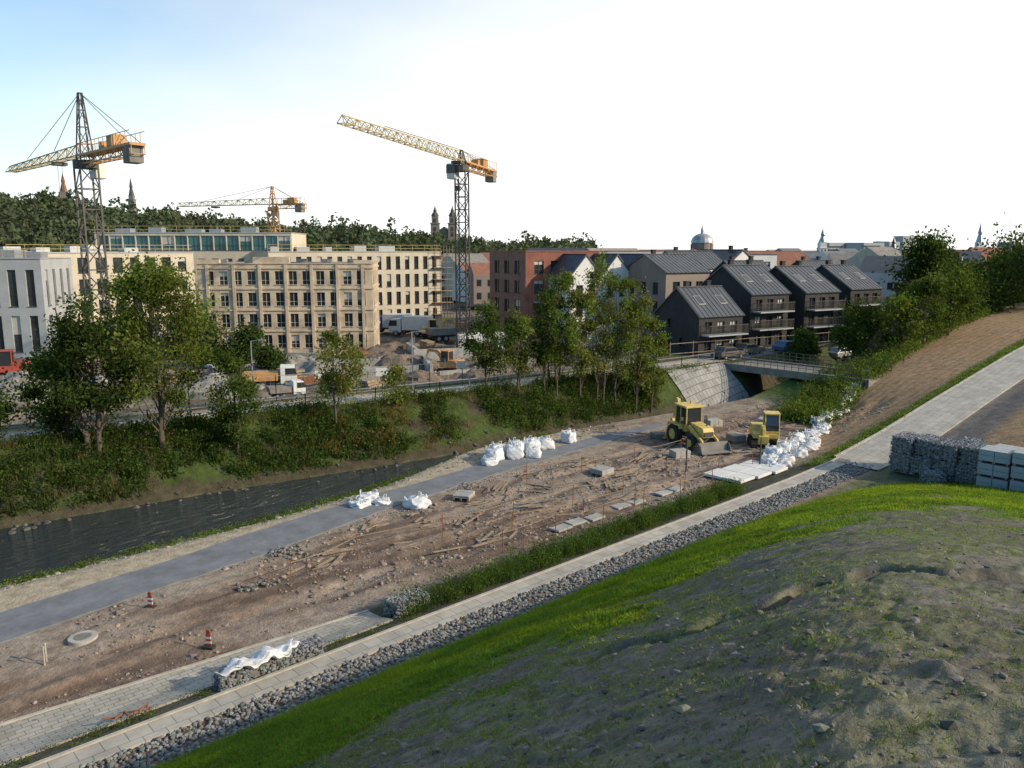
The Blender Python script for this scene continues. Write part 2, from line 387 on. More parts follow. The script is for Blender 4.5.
n=13000;t=rng.uniform(R_(-45),R_(38),n);u=rng.uniform(.04,.75,n);r=u*rtoe(t);x=r*np.sin(t);y=r*np.cos(t);z,_,_=hilldet(x,y)
sz=np.clip(rng.exponential(.010,n)+.006,.006,.06)
stones('soil_clods',np.stack([x,y,z+sz*.1],1),sz,cvar((.165,.15,.125),n,.4,.04))

# ---------------------------------------------------------------- strips
def strip(name,a0,a1,lo,hi,dz,mt,step=.5,thick=.12,flatz=None,nb=2):
    a=np.arange(a0,a1+step/2,step);L=lo(a) if callable(lo) else np.full_like(a,lo);H=hi(a) if callable(hi) else np.full_like(a,hi)
    rows=[]
    for k in range(nb+1):
        b=L+(H-L)*k/nb;x,y=ab2xy(a,b);z=(gz(x,y,True) if flatz is None else np.full_like(a,flatz))+dz
        rows.append(np.stack([a,b,z],1))
    lo_=rows[0].copy();lo_[:,2]-=thick;hi_=rows[-1].copy();hi_[:,2]-=thick
    rows=[lo_]+rows+[hi_];V=np.stack(rows,0);nr,nc=V.shape[:2];idx=np.arange(nr*nc).reshape(nr,nc)
    F=np.stack([idx[:-1,:-1],idx[:-1,1:],idx[1:,1:],idx[1:,:-1]],-1).reshape(-1,4)
    return mesh_np(name,V.reshape(-1,3),F,mt,rotz=ANG)
strip('river_water',-200,118,lambda a:wn(a)-1.5,lambda a:wf(a)+1.5,0,'water',2,.0,flatz=-1.2,nb=4)
strip('riverside_asphalt_path',-60,48,lambda a:plo(a)+.3*(fbm(a*.8,a*0,70)-.5),lambda a:phi(a)+.4*(fbm(a*.6,a*0,71)-.5),.05,'asph')
strip('paver_footpath',-40,14.6,21.95,lambda a:I(a,[-20,0,14.6],[25.6,24.55,23.5]),.07,'paver',.5)
strip('paver_kerb',-40,14.6,lambda a:I(a,[-20,0,14.6],[25.61,24.56,23.51]),lambda a:I(a,[-20,0,14.6],[25.72,24.67,23.62]),.10,'kerb')
strip('narrow_walkway',-40,46,20.25,21.0,.08,'slabs',.5)
strip('walkway_kerb',-40,46,21.01,21.12,.13,'kerb')
strip('broad_footpath',45.2,150,lambda a:I(a,[45,48],[18.4,18.05]),21.2,.08,'slabs',1)
strip('broad_footpath_kerb',46,150,21.21,21.36,.13,'kerb',1)
strip('bank_top_footpath',-60,66,lambda a:topb(a)+1.2,lambda a:topb(a)+3.2,.05,'kerb',1)
n=12000;a=rng.uniform(-8,46,n);b=rng.uniform(18.8,20.25,n);x,y=ab2xy(a,b);z=gz(x,y,True)+rng.uniform(-.03,.08,n)
stones('crushed_stone_strip',np.stack([x,y,z],1),rng.uniform(.04,.09,n),cvar((.21,.21,.20),n,.4,.04))
n=14000;a=rng.uniform(-5,62,n);b=rng.uniform(24,34.5,n);x,y=ab2xy(a,b);k=(fbm(a*.25,b*.5,50)>.43)&(b<plo(a)-.1);a,b,x,y=a[k],b[k],x[k],y[k]
stones('worksite_rubble',np.stack([x,y,gz(x,y)+.01],1),np.clip(rng.exponential(.03,len(a))+.015,.015,.2),cvar((.26,.21,.17),len(a),.45,.07))
n=4000;a=rng.uniform(-5,45,n);b=wn(a)-rng.uniform(-.2,3.8,n);x,y=ab2xy(a,b)
stones('river_bank_pebbles',np.stack([x,y,gz(x,y)],1),np.clip(rng.exponential(.03,n)+.02,.02,.22),cvar((.28,.25,.2),n,.4,.05))
n=190;a=rng.uniform(-5,66,n);b=wf(a)+rng.normal(-.1,.6,n);x,y=ab2xy(a,b)
stones('river_bank_stones',np.stack([x,y,np.maximum(gz(x,y),-1.22)],1),rng.uniform(.06,.26,n),cvar((.10,.095,.08),n,.4,.05))

def weeds(name,a,b,hmin,hmax,base,n_each=26,spread=.25,w=.02,leaf=.05,v=.35):
    x,y=ab2xy(a,b);z=gz(x,y,False);n=len(a)
    H=rng.uniform(hmin,hmax,n);cl=cvar(base,n,v,.08)
    rep=lambda q:np.repeat(q,n_each,0)
    px=rep(x)+rng.normal(0,spread,n*n_each);py=rep(y)+rng.normal(0,spread,n*n_each);hh=rep(H)
    pz=rep(z)+hh*rng.uniform(0,1,n*n_each)**.8
    c=rep(cl)*rng.uniform(.65,1.35,(n*n_each,1))
    e=empty(name)
    cards('leaves',np.stack([px,py,pz],1),rng.uniform(.6,1.3,n*n_each)*leaf,c,'leaf',e)
    k=n_each//3
    bx=np.repeat(x,k)+rng.normal(0,spread*.8,n*k);by=np.repeat(y,k)+rng.normal(0,spread*.8,n*k)
    blades('stems',np.stack([bx,by,np.repeat(z,k)-.05],1),np.repeat(H,k)*rng.uniform(.6,1.2,n*k),w,np.repeat(cl,k,0)*rng.uniform(.7,1.3,(n*k,1)),parent=e,lean=.25)
n=3000;a=rng.uniform(-4,64,n);b=wf(a)+.35+(topb(a)-wf(a))*rng.uniform(0,1.08,n);k=(fbm(a*.35,b*.35,60)>.40)&(a<56)
weeds('bank_undergrowth',a[k],b[k],.25,.95,(.065,.10,.026),32,.28,.03,.085)
n=230;a=rng.uniform(-4,55,n);b=wf(a)+(topb(a)-wf(a))*rng.uniform(0.05,1.0,n)
weeds('bank_dry_grass',a,b,.3,.9,(.17,.145,.06),34,.3,.025,.05)
n=12;a=rng.uniform(24,33,n);b=wf(a)+(topb(a)-wf(a))*rng.uniform(0.2,.8,n)
weeds('autumn_shrubs',a,b,.5,1.3,(.15,.12,.045),110,.4,.03,.08)
n=500;a=rng.uniform(-4,64,n);b=topb(a)+rng.normal(.3,.4,n)
weeds('bank_top_grass',a,b,.2,.6,(.13,.16,.05),22,.25,.025,.06)
n=700;a=rng.uniform(-5,40,n);b=wn(a)-rng.uniform(-.1,1.4,n)
weeds('river_edge_grass',a,b,.1,.3,(.11,.16,.035),18,.2,.02,.045)
n=420;a=rng.uniform(15,37,n);b=rng.uniform(21.5,23.1,n)+I(a,[15,37],[0,.2])
weeds('planting_strip_weeds',a,b,.2,.95,(.075,.12,.03),46,.17,.015,.045)
n=160;a=rng.uniform(-2,15,n);b=rng.uniform(21.25,21.9,n)
weeds('kerbside_weeds',a,b,.06,.22,(.10,.14,.04),16,.1,.01,.03)
n=1500;a=rng.uniform(56,112,n);b=foot(a)+rng.uniform(.0,4,n)
weeds('embankment_shrubs',a,b,.3,1.3,(.10,.14,.035),30,.4,.04,.11)
n=600;a=rng.uniform(44,90,n);b=rng.uniform(21.4,22.4,n)
weeds('path_edge_grass',a,b,.08,.25,(.14,.2,.045),16,.15,.02,.05)

# ---------------------------------------------------------------- trees
def tree(name,x,y,h,cw,base=.3,nl=9000,ls=.13,col=(.06,.09,.025),ncl=28,tr=.16,seed=0,sq=.14,lean=0,stems=1,taper=.38):
    rs=np.random.default_rng(seed+100);z0=gzf(x,y)-.15
    e=empty(name,(x,y,z0));mb=MB()
    H0=h*base;ch=(h-H0)/2;cc=H0+ch
    d=unit(rs.normal(size=(ncl,3)));rad=rs.uniform(.35,1,ncl)[:,None]**.6
    ce=d*rad*np.array([cw/2*.86,cw/2*.86,ch*.93]);
    ce[:,:2]*=(1-taper*np.clip(ce[:,2:]/ch,0,1))
    ce[:,2]+=cc;ce[:,0]+=lean*ce[:,2]/h
    for sI in range(stems):
        ox,oy=(rs.normal(0,.25,2) if stems>1 else (0,0))
        pts=[Vector((ox,oy,0))];K=7
        for k in range(1,K+1):
            f=k/K;pts.append(Vector((ox*(1+2*f)+rs.normal(0,.03)*h*.3+lean*f*.8,oy*(1+2*f)+rs.normal(0,.03)*h*.3,h*.88*f)))
        for k in range(K): mb.cyl(pts[k],pts[k+1],tr*(1-.85*k/K),tr*(1-.85*(k+1)/K),7,cap=False)
        for i in range(sI,ncl,stems):
            c=Vector(ce[i]);f=min(max((c.z-h*.22)/(h*.88),.12),.9);k=min(int(f*K),K-1);p=pts[k].lerp(pts[k+1],f*K-k)
            mid=p.lerp(c,.5)+Vector((0,0,-.05*h*.3))
            r=tr*.34*(1-f*.6);mb.cyl(p,mid,r,r*.6,5,cap=False);mb.cyl(mid,c,r*.6,r*.15,5,cap=False)
            for q in range(3):
                tip=c+Vector(rs.normal(0,sq*cw*.8,3));mb.cyl(mid.lerp(c,.5+.5*rs.random()),tip,r*.25,r*.08,4,cap=False)
    mb.obj('trunk_and_limbs',['bark'],e,smooth=True)
    wgt=rs.uniform(.3,1.4,ncl);wgt/=wgt.sum();ci=rs.choice(ncl,nl,p=wgt)
    sg=(sq*cw*rs.uniform(.6,1.25,ncl))[ci][:,None]
    L=ce[ci]+rs.normal(size=(nl,3))*sg*np.array([1,1,.75])
    br=rs.uniform(.6,1.4,ncl)[ci][:,None]*rs.uniform(.7,1.3,(nl,1))
    hue=1+rs.normal(size=(ncl,3))[ci]*.06
    C=np.array(col)*br*hue
    cards('foliage',L,rs.uniform(.6,1.25,nl)*ls,np.clip(C,.003,1),'leaf',e)
    return e
G1=(.075,.11,.028);G2=(.12,.155,.036);G3=(.16,.18,.05);G4=(.055,.085,.025)
tree('alder_tree',-21.0,46.6,12.1,7.0,.22,16500,.11,G2,52,.2,1,.085)
tree('alder_tree',-24.0,45.0,9.9,5.2,.12,13500,.11,G4,36,.18,2,.10,stems=2)
tree('willow_tree',-26.6,45.8,5.5,3.8,.1,6500,.11,G1,20,.12,22,.12,stems=2)
tree('young_alder_tree',-17.4,48.4,6.5,3.4,.06,8000,.10,G1,26,.11,3,.11,stems=2)
tree('young_maple_tree',-11.9,52.6,7.2,4.1,.26,3800,.11,G3,26,.10,4,.10)
tree('bank_shrub',-8.3,56.5,3.0,2.6,.1,2200,.1,G3,14,.07,5,.15,stems=3)
tree('bank_shrub',-29.8,42.5,4.2,4.5,.1,6000,.12,G4,20,.1,6,.14,stems=3)
for i,(x,y,h,w,c) in enumerate([(-2.0,61.5,7.2,3.4,G1),(.4,62.3,6.8,3.2,G2),(2.6,63.0,8.6,2.8,G1),(4.0,63.5,11.2,3.4,G2),(5.6,64.0,10.4,3.0,G3),(7.2,64.8,13.2,3.6,G3),(8.7,65.3,12.6,3.4,G2),(10.3,66.0,11.4,3.4,G3),(11.9,66.8,8.8,2.8,G2),(3.2,65,9.0,3,G1)]):
    tree('birch_tree',x,y,h,w,.16,5000,.105,c,40,.09,10+i,.10,stems=1+i%2,taper=.5)
for i,(x,y,h,w,c) in enumerate([(34.5,80,6.6,5.0,G1),(37.6,78,7.0,4.4,G2),(41.0,79,7.6,5.0,G1),(45,82,7.6,5.0,G1),(50,90,8,6,G4),(31,84,4.0,3.2,G1),(47,96,8.5,6,G1)]):
    tree('linden_tree',x,y,h,w,.16,4300,.15,c,28,.15,30+i,.12)
tree('oak_tree',78,152,15.0,11,.2,7000,.32,G4,34,.35,50,.12)
for i,(x,y,h,w) in enumerate([(62,108,12,10),(69,112,13,11),(77,120,14,11),(57,100,9,7),(66,98,9,9),(75,104,11,10),(85,128,15,12)]):
    tree('maple_tree',x,y,h,w,.12,5000,.27,G4 if i%2 else (.06,.09,.03),28,.28,60+i,.14)
for i,(x,y,h,w) in enumerate([(-38,90,7.0,5.5),(-34,88,6,5),(-29.5,89,4.6,4.5),(-44,92,5,4.5),(-26,84,3.0,3)]):
    tree('yard_tree',x,y,h,w,.12,3600,.17,G4,20,.14,80+i,.15)

def forest(name,xs,ys,H,W,base,per=46,size=1.1):
    n=len(xs);z=gz(xs,ys,True)
    d=unit(rng.normal(size=(n*per,3)));d[:,2]=np.abs(d[:,2])*1.1-.25
    rad=rng.uniform(.7,1.05,(n*per,1))
    P=np.stack([np.repeat(xs,per),np.repeat(ys,per),np.repeat(z+H*.45,per)],1)+d*rad*np.stack([np.repeat(W/2,per),np.repeat(W/2,per),np.repeat(H*.55,per)],1)
    c=np.repeat(cvar(base,n,.22,.05),per,0)*rng.uniform(.8,1.2,(n*per,1))
    cards(name,P,rng.uniform(.6,1.2,n*per)*size,c,'far',asp=.8)
n=2300;az=rng.uniform(R_(-42),R_(6),n);r=rng.uniform(255,450,n);xs=r*np.sin(az);ys=r*np.cos(az)
forest('distant_woodland',xs,ys,np.clip(rng.normal(9,3,n),4,18),rng.uniform(6,14,n),(.085,.105,.06),80,.85)  # distance haze is put into this base colour: greyer and bluer leaves
n=900;az=rng.uniform(R_(8),R_(42),n);r=rng.uniform(170,900,n);xs=r*np.sin(az);ys=r*np.cos(az)
forest('distant_city_trees',xs,ys,rng.uniform(5,11,n),rng.uniform(6,12,n),(.085,.11,.065),44,1.3)  # leaf colour greyed and blued as well, standing in for aerial haze

# ---------------------------------------------------------------- buildings
def wingrid(W,H,cols,rows,ww,wh,mx=.8,z0=1.0,fl=None,skip=None):
    out=[];fl=fl or (H-z0-.3)/rows
    for r in range(rows):
        for c in range(cols):
            if skip and skip(r,c): continue
            cx=mx+(W-2*mx)*(c+.5)/cols;z=z0+r*fl
            out.append((cx-ww/2,cx+ww/2,z,z+wh))
    return out
def facade(walls,glass,frames,P,d,W,H,wins,depth=.22,mull=1,sill=True,fw=.06):
    nx,ny=d[1],-d[0]
    def pt(u,z,off=0): return (P[0]+d[0]*u+nx*off,P[1]+d[1]*u+ny*off,P[2]+z)
    xs=sorted({0,W}|{round(w[0],3) for w in wins}|{round(w[1],3) for w in wins});zs=sorted({0,H}|{round(w[2],3) for w in wins}|{round(w[3],3) for w in wins})
    for z0,z1 in zip(zs[:-1],zs[1:]):
        run=None
        for x0,x1 in zip(xs[:-1],xs[1:]):
            cx,cz=(x0+x1)/2,(z0+z1)/2
            ins=any(w[0]<cx<w[1] and w[2]<cz<w[3] for w in wins)
            if ins:
                if run is not None: walls.quad(pt(run,z0),pt(x0,z0),pt(x0,z1),pt(run,z1));run=None
            elif run is None: run=x0
        if run is not None: walls.quad(pt(run,z0),pt(W,z0),pt(W,z1),pt(run,z1))
    yaw=math.atan2(d[1],d[0])
    for a,b,c,e in wins:
        for q in ((a,c,b,c),(b,c,b,e),(b,e,a,e),(a,e,a,c)):
            walls.quad(pt(q[0],q[1]),pt(q[2],q[3]),pt(q[2],q[3],-depth),pt(q[0],q[1],-depth))
        glass.quad(pt(a,c,-depth),pt(b,c,-depth),pt(b,e,-depth),pt(a,e,-depth))
        if random.random()<.2:
            f=random.uniform(.2,.6);frames.box(pt((a+b)/2,e-(e-c)*f/2,-depth+.012),((b-a)*.96,.015,(e-c)*f),1,yaw=yaw)
        for k in range(mull):
            u=a+(b-a)*(k+1)/(mull+1);frames.box(pt(u,(c+e)/2,-depth+.045),(fw,.05,e-c),yaw=yaw)
        frames.box(pt((a+b)/2,c+(e-c)*.32,-depth+.048),(b-a,.045,fw),yaw=yaw)
        if sill: frames.box(pt((a+b)/2,c-.03,.03),(b-a+.14,.12,.06),yaw=yaw)
def block(name,cx,cy,W,D,H,yaw,wm,front,left=None,right=None,back=None,z0=None,rm='roofl',fm='frame',gm='glass',parapet=.35,mull=1,sill=True,extras=None,cornice=0):
    e=empty(name,(cx,cy,(gzf(cx,cy)-.2) if z0 is None else z0),yaw)
    w,g,f=MB(),MB(),MB()
    facade(w,g,f,(-W/2,-D/2,0),(1,0),W,H,front or [],mull=mull,sill=sill)
    facade(w,g,f,(W/2,-D/2,0),(0,1),D,H,right or [],mull=mull,sill=sill)
    facade(w,g,f,(W/2,D/2,0),(-1,0),W,H,back or [],mull=mull,sill=sill)
    facade(w,g,f,(-W/2,D/2,0),(0,-1),D,H,left or [],mull=mull,sill=sill)
    r=MB();r.box((0,0,H-parapet-.02),(W-.02,D-.02,.04))
    t=.25
    r2=MB()
    for c,s in (((0,-D/2,H+.04),(W+.16,t,.1)),((0,D/2,H+.04),(W+.16,t,.1)),((-W/2,0,H+.04),(t,D-.3,.1)),((W/2,0,H+.04),(t,D-.3,.1))): r2.box(c,s)
    if cornice:
        for zc in cornice:
            r2.box((0,-D/2-.06,zc),(W+.2,.16,.18));r2.box((-W/2-.06,0,zc),(.16,D,.18));r2.box((W/2+.06,0,zc),(.16,D,.18))
    w.obj('walls',[wm],e);g.obj('windows',[gm],e);f.obj('window_frames',[fm,'framel'],e);r.obj('roof',[rm],e);r2.obj('parapet_coping',[rm if not cornice else wm],e)
    if extras: extras(e,W,D,H)
    return e
def gable(name,cx,cy,W,D,Hs,Hr,yaw,wm,front=None,left=None,right=None,rm='roofd',z0=None,sky=0,chim=1,gm='glass',fm='frame',balc=None,over=.25):
    e=empty(name,(cx,cy,(gzf(cx,cy)-.15) if z0 is None else z0),yaw)
    w,g,f=MB(),MB(),MB()
    facade(w,g,f,(-W/2,-D/2,0),(1,0),W,Hs,front or [])
    facade(w,g,f,(W/2,-D/2,0),(0,1),D,Hs,right or [])
    facade(w,g,f,(W/2,D/2,0),(-1,0),W,Hs,[])
    facade(w,g,f,(-W/2,D/2,0),(0,-1),D,Hs,left or [])
    for sx in(-1,1): w.add([(sx*W/2,-D/2,Hs),(sx*W/2,D/2,Hs),(sx*W/2,0,Hr)],[(0,1,2)])
    r=MB();sl=math.hypot(D/2,Hr-Hs);an=math.atan2(Hr-Hs,D/2)
    for s in(-1,1):
        L=sl+over
        cy_=s*(D/4+over*.5*math.cos(an));cz_=(Hs+Hr)/2-over*.5*math.sin(an)+.09
        r.box((0,cy_,cz_),(W+2*over*.6,L,.14),roll=-s*an)
        n=int(W/.6)
        for k in range(n+1):
            x=-W/2+W*k/n;r.box((x,cy_+s*math.sin(an)*.08,cz_+.08*math.cos(an)),(.04,L,.06),roll=-s*an)
    r.box((0,0,Hr+.18),(W+2*over*.6+.02,.3,.08))
    if sky:
        for k in range(sky):
            x=-W/2+W*(k+.5)/sky
            yy=-D/2*.5;zz=Hs+(Hr-Hs)*.5+.17/math.cos(an)
            g.box((x,yy,zz+.03),(.8,1.2,.05),roll=an);f.box((x,yy,zz),(.95,1.35,.06),1,roll=an)
    c=MB()
    for k in range(chim):
        x=-W/4+W/2*k;c.box((x,.35,Hr+.15),(.5,.45,1.1));c.box((x,.35,Hr+.73),(.6,.55,.08))
    w.obj('walls',[wm],e);g.obj('windows',[gm],e);f.obj('window_frames',[fm,'framel'],e);r.obj('roof',[rm],e)
    if chim: c.obj('chimneys',['dark'],e)
    if balc:
        b=MB()
        for (x0,x1,z) in balc:
            b.box(((x0+x1)/2,-D/2-.62,z),(x1-x0,1.2,.14),1)
            for k in range(int((x1-x0)/.14)+1): b.box((x0+.05+k*.14,-D/2-1.18,z+.55),(.025,.025,.95))
            b.box(((x0+x1)/2,-D/2-1.18,z+1.04),(x1-x0,.06,.05))
            for xx in(x0+.03,x1-.03):
                b.box((xx,-D/2-.6,z+1.0),(.04,1.15,.04))
                for k in range(7): b.box((xx,-D/2-.1-k*.16,z+.55),(.025,.025,.95))
        b.obj('balconies',['steel','plastg'],e)
    return e
Y30=R_(30)
def th(cx,cy,W,D,Hs,Hr,rows,sky=2):
    fl=(Hs-.4)/rows
    fr=wingrid(W,Hs,3,rows,1.0,fl*.68,.4,.45,fl);lf=wingrid(D,Hs,2,rows,.8,fl*.5,1.6,.9,fl,skip=lambda r,c:(r+c)%3==2)
    gable('dark_brick_townhouse',cx,cy,W,D,Hs,Hr,Y30,'dark',fr,lf,lf,sky=sky,chim=2,balc=[(-W/2+.3,W/2-.3,.4+fl*k) for k in range(1,rows)])
th(20.3,86.9,6.2,7.0,4.2,7.0,2);th(26.8,93.8,6.0,9.0,6.2,9.2,3);th(33.8,96.8,5.8,9.0,6.2,9.0,3);th(42.5,105,6.0,9,6.2,9.0,3)
th(31,108,7,9,6.4,9.6,3);th(47,126,7,9,6.2,9.4,3)
block('brick_apartment_building',4.5,114,12,10,11.8,Y30,'brick',wingrid(12,11.8,4,4,1.5,1.7),wingrid(10,11.8,3,4,1.5,1.7),wingrid(10,11.8,3,4,1.3,1.7),rm='roofr',z0=1)
for i,(x,y,c) in enumerate([(7.2,109.5,'plastw'),(11.6,112.2,'plastw'),(16.2,114.9,'brick')]):
    H=8.6
    gable('gabled_apartment_house' if i<2 else 'brick_gabled_house',x,y,10,5,H,11.3,R_(120),c,wingrid(10,H,4,3,1.1,1.6),wingrid(5,H,2,3,1.1,1.6,.5),wingrid(5,H,2,3,1.1,1.6,.5),rm='roofd',z0=1,chim=0)
gable('taupe_apartment_house',20.6,108,7.5,9,8.6,10.8,Y30,'plastt',wingrid(7.5,8.6,3,3,1.2,1.6),wingrid(9,8.6,3,3,1.1,1.5),rm='roofd',z0=1.5,chim=1)
block('white_apartment_block',34,142,22,10,11.2,R_(12),'plastw',wingrid(22,11.2,9,4,1.5,1.6),wingrid(10,11.2,3,4,1.4,1.6),z0=1,rm='roofd')
gable('white_gabled_house',26.5,121,9,8,8.8,11.2,Y30,'plastw',wingrid(9,8.8,4,3,1.1,1.6),wingrid(8,8.8,3,3,1.1,1.5),z0=1.5)
gable('white_gabled_house',33,127,9,8,8.6,11.4,R_(120),'plastw',wingrid(9,8.6,4,3,1.1,1.6),wingrid(8,8.6,3,3,1.1,1.5),z0=1.5)
block('grey_apartment_block',17,140,18,10,11.8,R_(20),'plastg',wingrid(18,11.8,7,4,1.4,1.6),wingrid(10,11.8,3,4,1.3,1.6),z0=1,rm='roofr')
gable('brown_apartment_block',47,150,16,12,8.5,11.6,R_(20),'plastt',wingrid(16,8.5,6,3,1.4,1.5),wingrid(12,8.5,4,3,1.3,1.5),z0=1,rm='roofr')
def fx(e,W,D,H):
    m=MB()
    m.box((-W*.08,-D/2+.4,H+.45),(4.4,.8,.8));m.box((-W/2+1.4,-D/2+.4,H+.3),(2.6,.8,.5));m.box((W/2-1.2,-D/2+.4,H+.25),(2.2,.8,.4))
    for k in range(7): m.box((-W/2+1.2+k*(W-2.4)/6,-D/2-.1,H/2),(.35,.22,H-.2))
    m.obj('attic_parapets',['facto'],e)
    m=MB()
    for k in range(6): m.box((-W/2+2+k*3.3,rng.uniform(-2,3),H+.1),(1.2,.9,.9))
    m.obj('rooftop_shafts',['concdark'],e)
block('old_factory_building',-28.8,106,21.3,12,11.5,R_(6),'facto',wingrid(21.3,11.5,12,4,1.0,1.65,.6,1.0,2.65),wingrid(12,11.5,5,4,.95,1.6,.6,1.0,2.65),wingrid(12,11.5,5,4,.95,1.6,.6,1.0,2.65),z0=-.2,fm='framel',cornice=[3.15,5.8,8.45,11.0],extras=fx)
def hx_(e,W,D,H):
    m=MB()
    for k in range(int(W/2.2)+1): m.cyl((-W/2+k*2.2,-D/2+.3,H),(-W/2+k*2.2,-D/2+.3,H+1.1),.03,n=5)
    for z in(.55,1.1): m.beam((-W/2,-D/2+.3,H+z),(W/2,-D/2+.3,H+z),.04,.06)
    m.obj('edge_guardrail',['crane'],e)
    m=MB()
    for k in range(5): m.box((-W/2+3+k*(W-6)/5,rng.uniform(-2,4),H+.3),(rng.uniform(1,3),2,rng.uniform(.8,1.6)))
    m.obj('rooftop_units',['galv'],e)
dx,dy=16,20;L1=math.hypot(dx,dy);yh=math.atan2(dy,dx)
cx,cy=(-65-49)/2-dy/L1*8,(104+124)/2+dx/L1*8
block('hotel_wing_building',cx,cy,L1,16,12.6,yh,'plaster',wingrid(L1,12.6,10,4,1.35,2.1,.7,1.0,2.95),wingrid(16,12.6,7,4,.8,2.2,.6,1.0,2.95),z0=0,extras=hx_,mull=0)
block('grey_panel_annex_building',-60.3,98.5,8.6,9,12.0,R_(8),'plastg',[(.8+2.0*k,1.75+2.0*k,z,z+4.3) for k in range(4) for z in (1.0,6.4)],None,[(1+2.1*k,1.75+2.1*k,z,z+4.3) for k in range(4) for z in (1.0,6.4)],z0=0,extras=hx_,mull=0)
block('glazed_office_building',-76,112,20,12,12.3,R_(8),'steel',wingrid(20,12.3,9,4,1.7,2.3,.4,.8,2.9),wingrid(12,12.3,5,4,1.7,2.3,.4,.8,2.9),z0=0,gm='glassb')
block('glass_penthouse_building',-53,140,32,12,15.8,R_(3),'plaster',wingrid(32,15.8,15,1,1.95,2.4,.2,12.95,2.6)+wingrid(32,15.8,14,4,1.2,1.9,.6,1,2.9),wingrid(12,15.8,5,5,1.6,2,.4,1,2.95),z0=0,gm='glassb',extras=hx_)
def scaf(e,W,D,H):
    hx_(e,W,D,H);m=MB();x0=W/2+1.2
    for i in range(4):
        for y in(-D/2-.9,-D/2+.3): m.cyl((x0-2.8+i*1.1,y,0),(x0-2.8+i*1.1,y,H+1),.05,n=4)
    for z in np.arange(2,H+1,2):
        m.box((x0-1.2,-D/2-.3,z),(3.6,1.2,.08));m.beam((x0-2.9,-D/2-.9,z+1),(x0+.6,-D/2-.9,z+1),.05,.05)
    m.obj('scaffolding',['wood'],e)
dx,dy=25.5,14.6;L2=math.hypot(dx,dy);yh2=math.atan2(dy,dx)
block('hotel_main_building',-25-dy/L2*7,132.3+dx/L2*7,L2,14,12.7,yh2,'plaster',wingrid(L2,12.7,17,4,.8,2.1,.5,1.0,2.95),wingrid(14,12.7,7,4,.7,2.1,.6,1,2.95),wingrid(14,12.7,7,4,.7,2.1,.6,1,2.95),z0=0,extras=scaf,mull=0)

mb=MB()
for k in range(560):
    az=R_(random.uniform(-4,40));r=random.uniform(175,1100);x,y=r*math.sin(az),r*math.cos(az)
    W,D,H=random.uniform(8,20),random.uniform(7,12),random.uniform(5,9)
    yw=random.uniform(-.6,.8);mi=random.choice([0,0,1,2]);q=Matrix.Rotation(yw,3,'Z');z=1.5
    T=lambda p:Vector((x,y,z))+q@Vector(p)
    v=[T((i*W/2,j*D/2,k2)) for k2 in(0,H) for i,j in((-1,-1),(1,-1),(1,1),(-1,1))]
    mb.add(v,[(0,1,5,4),(1,2,6,5),(2,3,7,6),(3,0,4,7)],mi)
    rp=[T((-W/2,0,H+D*.3)),T((W/2,0,H+D*.3))];o=v[4:]+rp
    mb.add(o,[(0,1,5,4),(2,3,4,5)],random.choice([3,4,6]));mb.add(o,[(0,4,3),(1,2,5)],mi)
    for r_ in range(int(H/2.8)):
        for c in range(int(W/2.4)):
            xx=-W/2+1.2+c*2.4;zz=1+r_*2.8
            mb.add([T((xx-.5,-D/2-.04,zz)),T((xx+.5,-D/2-.04,zz)),T((xx+.5,-D/2-.04,zz+1.4)),T((xx-.5,-D/2-.04,zz+1.4))],[(0,1,2,3)],5)
mb.obj('distant_houses',['plaster','plastw','plastt','roofr','roofd','glass','concdark'])
mb=MB()
for px,top,w,r in((884,19,14,900),(897,27,16,1000),(875,20,12,950),(826,18,20,900),(860,17,24,800),(845,18,18,900),(1005,18,20,850)):
    x=(px-512)/796*r;mb.box((x,r,top/2+1),(w,w,top+4),0,yaw=.3)
    for k in range(5): mb.box((x,r-w*.52-.6,3+k*3.4),(w*.9,.4,1.3),1,yaw=.3)
mb.obj('distant_tower_blocks',['plastg','glass'])
def spire(name,x,y,z,w,hb,hs,wm='plaster',rm='roofd'):
    e=empty(name,(x,y,z));m=MB();m.box((0,0,hb/2),(w,w,hb));m.box((0,0,hb+.15),(w*1.15,w*1.15,.4));
    m.box((0,0,hb+w*.4),(w*.8,w*.8,w*.8));g=MB()
    for s in(.28,.62,.88):
        for dxx in(-.2,.2): g.box((dxx*w,-w/2-.03,hb*s),(w*.16,.08,hb*.1));g.box((-w/2-.03,dxx*w,hb*s),(.08,w*.16,hb*.1))
    r=MB();r.cyl((0,0,hb+w*.8),(0,0,hb+w*.8+hs*.35),w*.5,w*.28,8);r.cyl((0,0,hb+w*.8+hs*.35),(0,0,hb+w*.8+hs*.5),w*.22,w*.3,8);r.cyl((0,0,hb+w*.8+hs*.5),(0,0,hb+w*.8+hs),w*.3,.05,8)
    m.obj('tower',[wm],e);g.obj('openings',['glass'],e);r.obj('spire',[rm],e);return e
